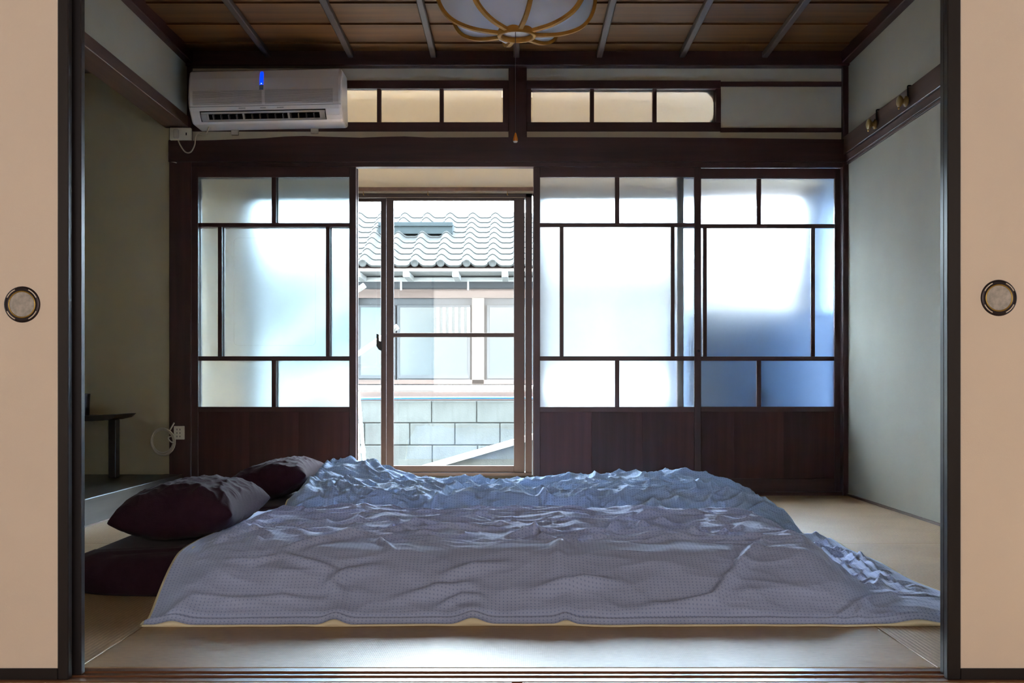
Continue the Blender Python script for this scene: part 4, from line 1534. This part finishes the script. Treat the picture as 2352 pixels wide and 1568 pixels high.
# ---- pillows
def pillow(center, sx, sy, th, rz, tilt, label, seed, tiltx=0.0):
    e = tag(empty('pillow', (center[0], center[1], center[2])), label, 'pillow', 'pillows at the head of the futons')
    n = 120
    u = np.linspace(-1, 1, n)[:, None] * np.ones((1, n))
    v = np.ones((n, 1)) * np.linspace(-1, 1, n)[None, :]
    # sides bow inward, corners stretch out
    X = u * sx / 2 * (1 - 0.10 * (1 - v ** 2) * np.abs(u) ** 3)
    Y = v * sy / 2 * (1 - 0.07 * (1 - u ** 2) * np.abs(v) ** 3)
    T = th / 2 * np.clip(1 - np.abs(u) ** 2.3, 0, 1) ** 0.5 * np.clip(1 - np.abs(v) ** 4.5, 0, 1) ** 0.42
    edge = np.clip(np.maximum(np.abs(u), np.abs(v)), 0, 1)
    ang = np.arctan2(v, u)
    radial = np.sin(ang * 17 + 2 * pn(u * 2, v * 2, seed)) * edge ** 3 * (1 - edge) * 2.0
    wr = 0.007 * (crease(u * 2.2 + v * 1.0, v * 2.0 - u, seed + 1, 1.8) - 0.35) + 0.006 * radial + 0.004 * (crease(u * 5, v * 4, seed + 2) - 0.35)
    fade = np.clip((1 - edge) / 0.12, 0, 1)
    Ztop = T + wr * fade
    Zbot = -T * 0.8 + 0.5 * wr * fade
    R = Matrix.Rotation(rz, 3, 'Z') @ Matrix.Rotation(tilt, 3, 'Y') @ Matrix.Rotation(tiltx, 3, 'X')
    R = np.array(R)

    def tr(Z):
        Pp = np.stack([X, Y, Z], -1) @ R.T
        return Pp.reshape(-1, 3)
    vt, vb = tr(Ztop), tr(Zbot)
    base = th * 0.40
    verts = np.concatenate([vt, vb]) + np.array([center[0], center[1], center[2] + base])
    idx = np.arange(n * n).reshape(n, n)
    ft = np.stack([idx[:-1, :-1], idx[1:, :-1], idx[1:, 1:], idx[:-1, 1:]], -1).reshape(-1, 4)
    fb = ft[:, ::-1] + n * n
    me = bpy.data.meshes.new('pillow_case')
    me.from_pydata(verts.tolist(), [], np.concatenate([ft, fb]).tolist())
    bmm = bmesh.new()
    bmm.from_mesh(me)
    bmesh.ops.remove_doubles(bmm, verts=bmm.verts, dist=0.0008)
    bpy.data.meshes.remove(me)
    obj_bm('pillow_case', bmm, M['sheet'], e, smooth=True)
    return e


pillow((-1.02, 3.44, 0.116), 0.37, 0.50, 0.19, math.radians(0), math.radians(-4), 'plump aubergine pillow on the futon by the threshold', 3)
pillow((-1.04, 4.66, 0.108), 0.38, 0.50, 0.17, math.radians(0), math.radians(-14), 'aubergine pillow leaning against the heaped crumpled duvet', 9)

# ================================================================== OUTSIDE
struct(box('ground', -14, 14, YE, 24, -0.62, -0.55, M['ground']), 'pale ground between the house and the block wall', 'ground')
# block wall
BY = 9.5
bs = F / BY
bwz = PZ(920, BY)
bw = tag(empty('block_wall', (0, BY, -0.55)), 'pale concrete block wall with a blue hose along its top', 'wall')
proto = None
bh, bl = 0.194, 0.394
for r_ in range(6):
    zt = bwz - r_ * bh
    off = PX(993, BY) + (0 if r_ % 2 == 0 else bl / 2)
    off = PX(1095, BY) if r_ == 0 else off
    for c_ in range(-14, 15):
        loc = (off + c_ * bl + bl / 2, BY + 0.06 + random.uniform(-0.002, 0.002), zt - bh / 2)
        if proto is None:
            bm = bmesh.new()
            add_box(bm, -bl / 2 + 0.004, bl / 2 - 0.004, -0.06, 0.06, -bh / 2 + 0.004, bh / 2 - 0.004, 0.004)
            proto = obj_bm('block', bm, M['concrete'], bw, origin=(0, 0, 0))
            proto.location = loc
        else:
            share('block', proto, loc, bw)
box('mortar', -5.6, 5.6, BY + 0.015, BY + 0.105, bwz - 6 * bh, bwz - 0.006, M['joint'], bw)
box('cap_board', -5.6, 5.6, BY + 0.03, BY + 0.10, bwz, PZ(898, BY), M['house_brown'], bw, 0.003)
tag(tube('white_drain_pipe', [(-5.5, BY + 0.065, PZ(891, BY)), (0, BY + 0.065, PZ(891, BY)), (5.5, BY + 0.065, PZ(891, BY))], 0.025, M['pvc'], seg=12), 'white horizontal pipe lying along the top of the block wall', 'pipe')
hz = PZ(914, BY)
tag(tube('garden_hose', catmull([(-4 + i * 0.8, BY - 0.012, hz + 0.004 * math.sin(i * 1.7)) for i in range(11)], 5), 0.011, M['hose']), 'blue hose stretched along the block wall just under its top', 'hose')

# leaning pipes and slanted rail in front of the block wall
for (a, b, lab) in (((814, 895), (829, 1072), 'leaning pale pipe touching the block wall, inner one of the pair'), ((822, 900), (841, 1072), 'leaning pale pipe touching the block wall, outer one of the pair')):
    dx = PX(b[0], 9.3) - PX(a[0], 9.3)
    za, zb = PZ(a[1], 9.4), PZ(b[1], 9.3)
    k_ = (-0.55 - za) / (zb - za)
    p = tag(empty('plastic_pipe', (PX(a[0], 9.4) + dx * k_, 9.3, -0.55)), lab, 'pipe')
    tube('pipe_tube', [(PX(a[0], 9.4), 9.42, za), (PX(a[0], 9.4) + dx * k_, 9.25, -0.55)], 0.014, M['pvc'], p, 10)
    zc = PZ(1035, 9.3)
    t_ = (zc - za) / (-0.55 - za)
    tube('pipe_collar', [(PX(a[0], 9.4) + dx * k_ * (t_ - 0.02), 9.42 - 0.17 * (t_ - 0.02), zc + 0.02), (PX(a[0], 9.4) + dx * k_ * (t_ + 0.02), 9.42 - 0.17 * (t_ + 0.02), zc - 0.02)], 0.019, M['pvc'], p, 10)
ry = 8.7
ra = tag(empty('stair_wall', (0.1, ry, -0.55)), 'low slanted white wall with a coping, before the block wall', 'wall')
xa, xb = PX(900, ry), PX(1500, ry)
za = PZ(1090, ry)
zb = PZ(1090 - 600 * 0.288, ry)
prism('wall_body', [(xa, za - 0.05), (xb, zb - 0.05), (xb, -0.55), (xa, -0.55)], 'y', ry, ry + 0.10, M['concrete'], ra)
prism('coping', [(xa, za - 0.045), (xb, zb - 0.045), (xb, zb), (xa, za)], 'y', ry - 0.03, ry + 0.13, M['white_paint'], ra)

# laundry poles
for (a, b, d, lab) in (((560, 990), (912, 750.5), 7.6, 'white laundry pole end standing behind the window latch'), ((540, 858), (836, 656), 7.6, 'white laundry pole end, the higher of the pair outside the window')):
    pb = Vector((PX(b[0], d), d, PZ(b[1], d)))
    sl_ = (PZ(b[1], d) - PZ(a[1], d)) / (PX(b[0], d) - PX(a[0], d))
    pa = Vector((pb.x - (pb.z + 0.55) / sl_, d + 0.25, -0.55))
    e = tag(empty('laundry_pole', pa), lab, 'pole')
    tube('pole_tube', [pa, pb], 0.0165, M['pvc'], e, 12)
    dr = (pb - pa).normalized()
    tube('end_cap', [pb - dr * 0.05, pb + dr * 0.006], 0.0195, M['white_paint'], e, 12)

# neighbouring house
HY = 11.6
nh = tag(empty('neighbour_house', (0, HY, -0.55)), 'neighbouring house with silver wave tile roof and pale eaves', 'house')
zE = PZ(648, HY)
box('wall', -6, 5, HY + 0.05, HY + 1.1, -0.55, zE + 0.2, M['house_wall'], nh)
H_ = lambda p: PX(p, HY)
Hz = lambda p: PZ(p, HY)
box('wall_beam', -6, 5, HY, HY + 0.06, Hz(684), Hz(664), M['house_brown'], nh)
box('wall_beam', -6, 5, HY - 0.02, HY + 0.06, Hz(882), Hz(872), M['house_brown'], nh)
for p in (1098, 1098 - 292, 1098 + 292, 1098 - 584, 1098 + 584):
    box('post', H_(p - 14), H_(p + 14), HY - 0.02, HY + 0.05, Hz(882), Hz(684), M['house_post'], nh, 0.003)


def house_window(p0, p1, teal=False):
    e = box('window_frame', H_(p0), H_(p1), HY + 0.0, HY + 0.05, Hz(875), Hz(700), M['house_wall'], nh, 0.004)
    mid = (p0 + p1) / 2
    box('pane', H_(p0 + 7), H_(p1 - 7), HY - 0.006, HY + 0.01, Hz(862), Hz(706), M['house_teal'] if teal else M['house_glass'], e)
    box('sash_bar', H_(p0 + 3), H_(p1 - 3), HY - 0.012, HY + 0.006, Hz(869), Hz(861), M['house_wall'], e)


for (a, b, t_) in ((912, 1080, False), (1118, 1250, False), (1252, 1372, False), (822, 908, True), (640, 792, True), (520, 632, False), (1406, 1540, False)):
    house_window(a, b, t_)
for i in range(9):
    p = 1003 + i * 14
    if 1080 < p + 6 and p < 1116:
        continue
    box('lattice_slat', H_(p), H_(p + 7), HY - 0.022, HY - 0.008, Hz(764), Hz(706), M['white_paint'], nh)
# soffit and rafters
ez = PZ(612, 11.0)
slope = 0.45
prism('soffit', [(11.02, ez - 0.045), (HY + 0.06, ez - 0.045 + slope * 0.3 * 0.1), (HY + 0.06, ez + 0.02), (11.02, ez - 0.02)], 'x', -6, 5, M['white_paint'], nh)
box('fascia', -6, 5, HY - 0.08, HY - 0.05, Hz(648), Hz(645) + 0.03, M['white_paint'], nh)
sp_ = PX(1053, HY) - PX(945, HY)
for i in range(-8, 8):
    x = PX(945, HY) + i * sp_
    box('rafter', x - 0.032, x + 0.032, 11.03, HY - 0.05, ez - 0.10, ez - 0.044, M['white_paint'], nh, 0.003)
    box('rafter_block', x - 0.02, x + 0.02, HY - 0.055, HY - 0.085, Hz(643), Hz(633), M['house_brown'], nh)
for p in (923, 1076):
    box('bracket', H_(p - 2), H_(p + 2), HY - 0.09, HY - 0.08, Hz(668), Hz(646), M['white_paint'], nh)
# roof
ridge_y = 12.80
prism('roof_deck', [(11.04, ez - 0.01), (ridge_y, ez - 0.01 + slope * (ridge_y - 11.04)), (ridge_y, ez - 0.06 + slope * (ridge_y - 11.04)), (11.04, ez - 0.04)], 'x', -6, 5, M['house_brown'], nh)
tw, tl = 0.262, 0.2
prof_t = []
for i in range(13):
    t = i / 12
    # wave tile: round crest on one side, shallow trough on the other
    zz = 0.030 * math.cos(2 * math.pi * (t - 0.18)) + 0.010 * math.cos(4 * math.pi * (t - 0.18))
    prof_t.append(((t - 0.5) * (tw + 0.012), zz))
bm = bmesh.new()
A = [bm.verts.new((x, 0.0, z)) for x, z in prof_t]
B = [bm.verts.new((x, tl + 0.03, z - 0.012 + slope * (tl + 0.03) * 0 )) for x, z in prof_t]
A2 = [bm.verts.new((x, 0.0, z - 0.018)) for x, z in prof_t]
B2 = [bm.verts.new((x, tl + 0.03, z - 0.026)) for x, z in prof_t]
for i in range(12):
    bm.faces.new((A[i], A[i + 1], B[i + 1], B[i]))
    bm.faces.new((A2[i], B2[i], B2[i + 1], A2[i + 1]))
    bm.faces.new((A[i], A2[i], A2[i + 1], A[i + 1]))
    bm.faces.new((B[i], B[i + 1], B2[i + 1], B2[i]))
bm.faces.new((A[0], B[0], B2[0], A2[0]))
bm.faces.new((A[-1], A2[-1], B2[-1], B[-1]))
bmesh.ops.recalc_face_normals(bm, faces=bm.faces)
tile0 = obj_bm('roof_tile', bm, M['tile'], None, smooth=False, origin=(0, 0, 0))
tile0.parent = nh
tile0.matrix_parent_inverse = parent_inv(nh)
rows_n, cols_n = 10, 28
ang = math.atan(slope)
cx0 = PX(972, 11.0)
first = True
for r_ in range(rows_n):
    for c_ in range(cols_n):
        x = cx0 + (c_ - 16) * tw
        yy = 10.98 + r_ * tl * math.cos(ang)
        zz = ez + 0.03 + r_ * tl * math.sin(ang)
        loc = (x, yy, zz)
        if first:
            tile0.location = loc
            tile0.rotation_euler = (ang, 0, 0)
            first = False
        else:
            share('roof_tile', tile0, loc, nh, (ang, 0, 0))
disc0 = None
for c_ in range(cols_n):
    x = cx0 + (c_ - 16) * tw + (0.18 - 0.5) * tw
    loc = (x, 10.965, ez + 0.030)
    if disc0 is None:
        disc0 = lathe('eave_disc', [(0.001, 0.0), (0.022, 0.0), (0.032, -0.006), (0.038, -0.004), (0.038, 0.02)], M['tile'], nh, 20, 'y', loc, cap=False)
    else:
        share('eave_disc', disc0, loc, nh)
ry_ = 11.98
rz_ = ez + 0.03 + slope * (ry_ - 10.98)
rb = box('roof_vent_box', PX(870, ry_), PX(1040, ry_), ry_ - 0.05, ry_ + 0.25, rz_ - 0.02, PZ(511, ry_), M['roof_metal'], nh, 0.004)
box('box_ledge', PX(868, ry_), PX(1042, ry_), ry_ - 0.07, ry_ - 0.045, PZ(519, ry_) - 0.008, PZ(519, ry_), M['roof_metal'], rb)
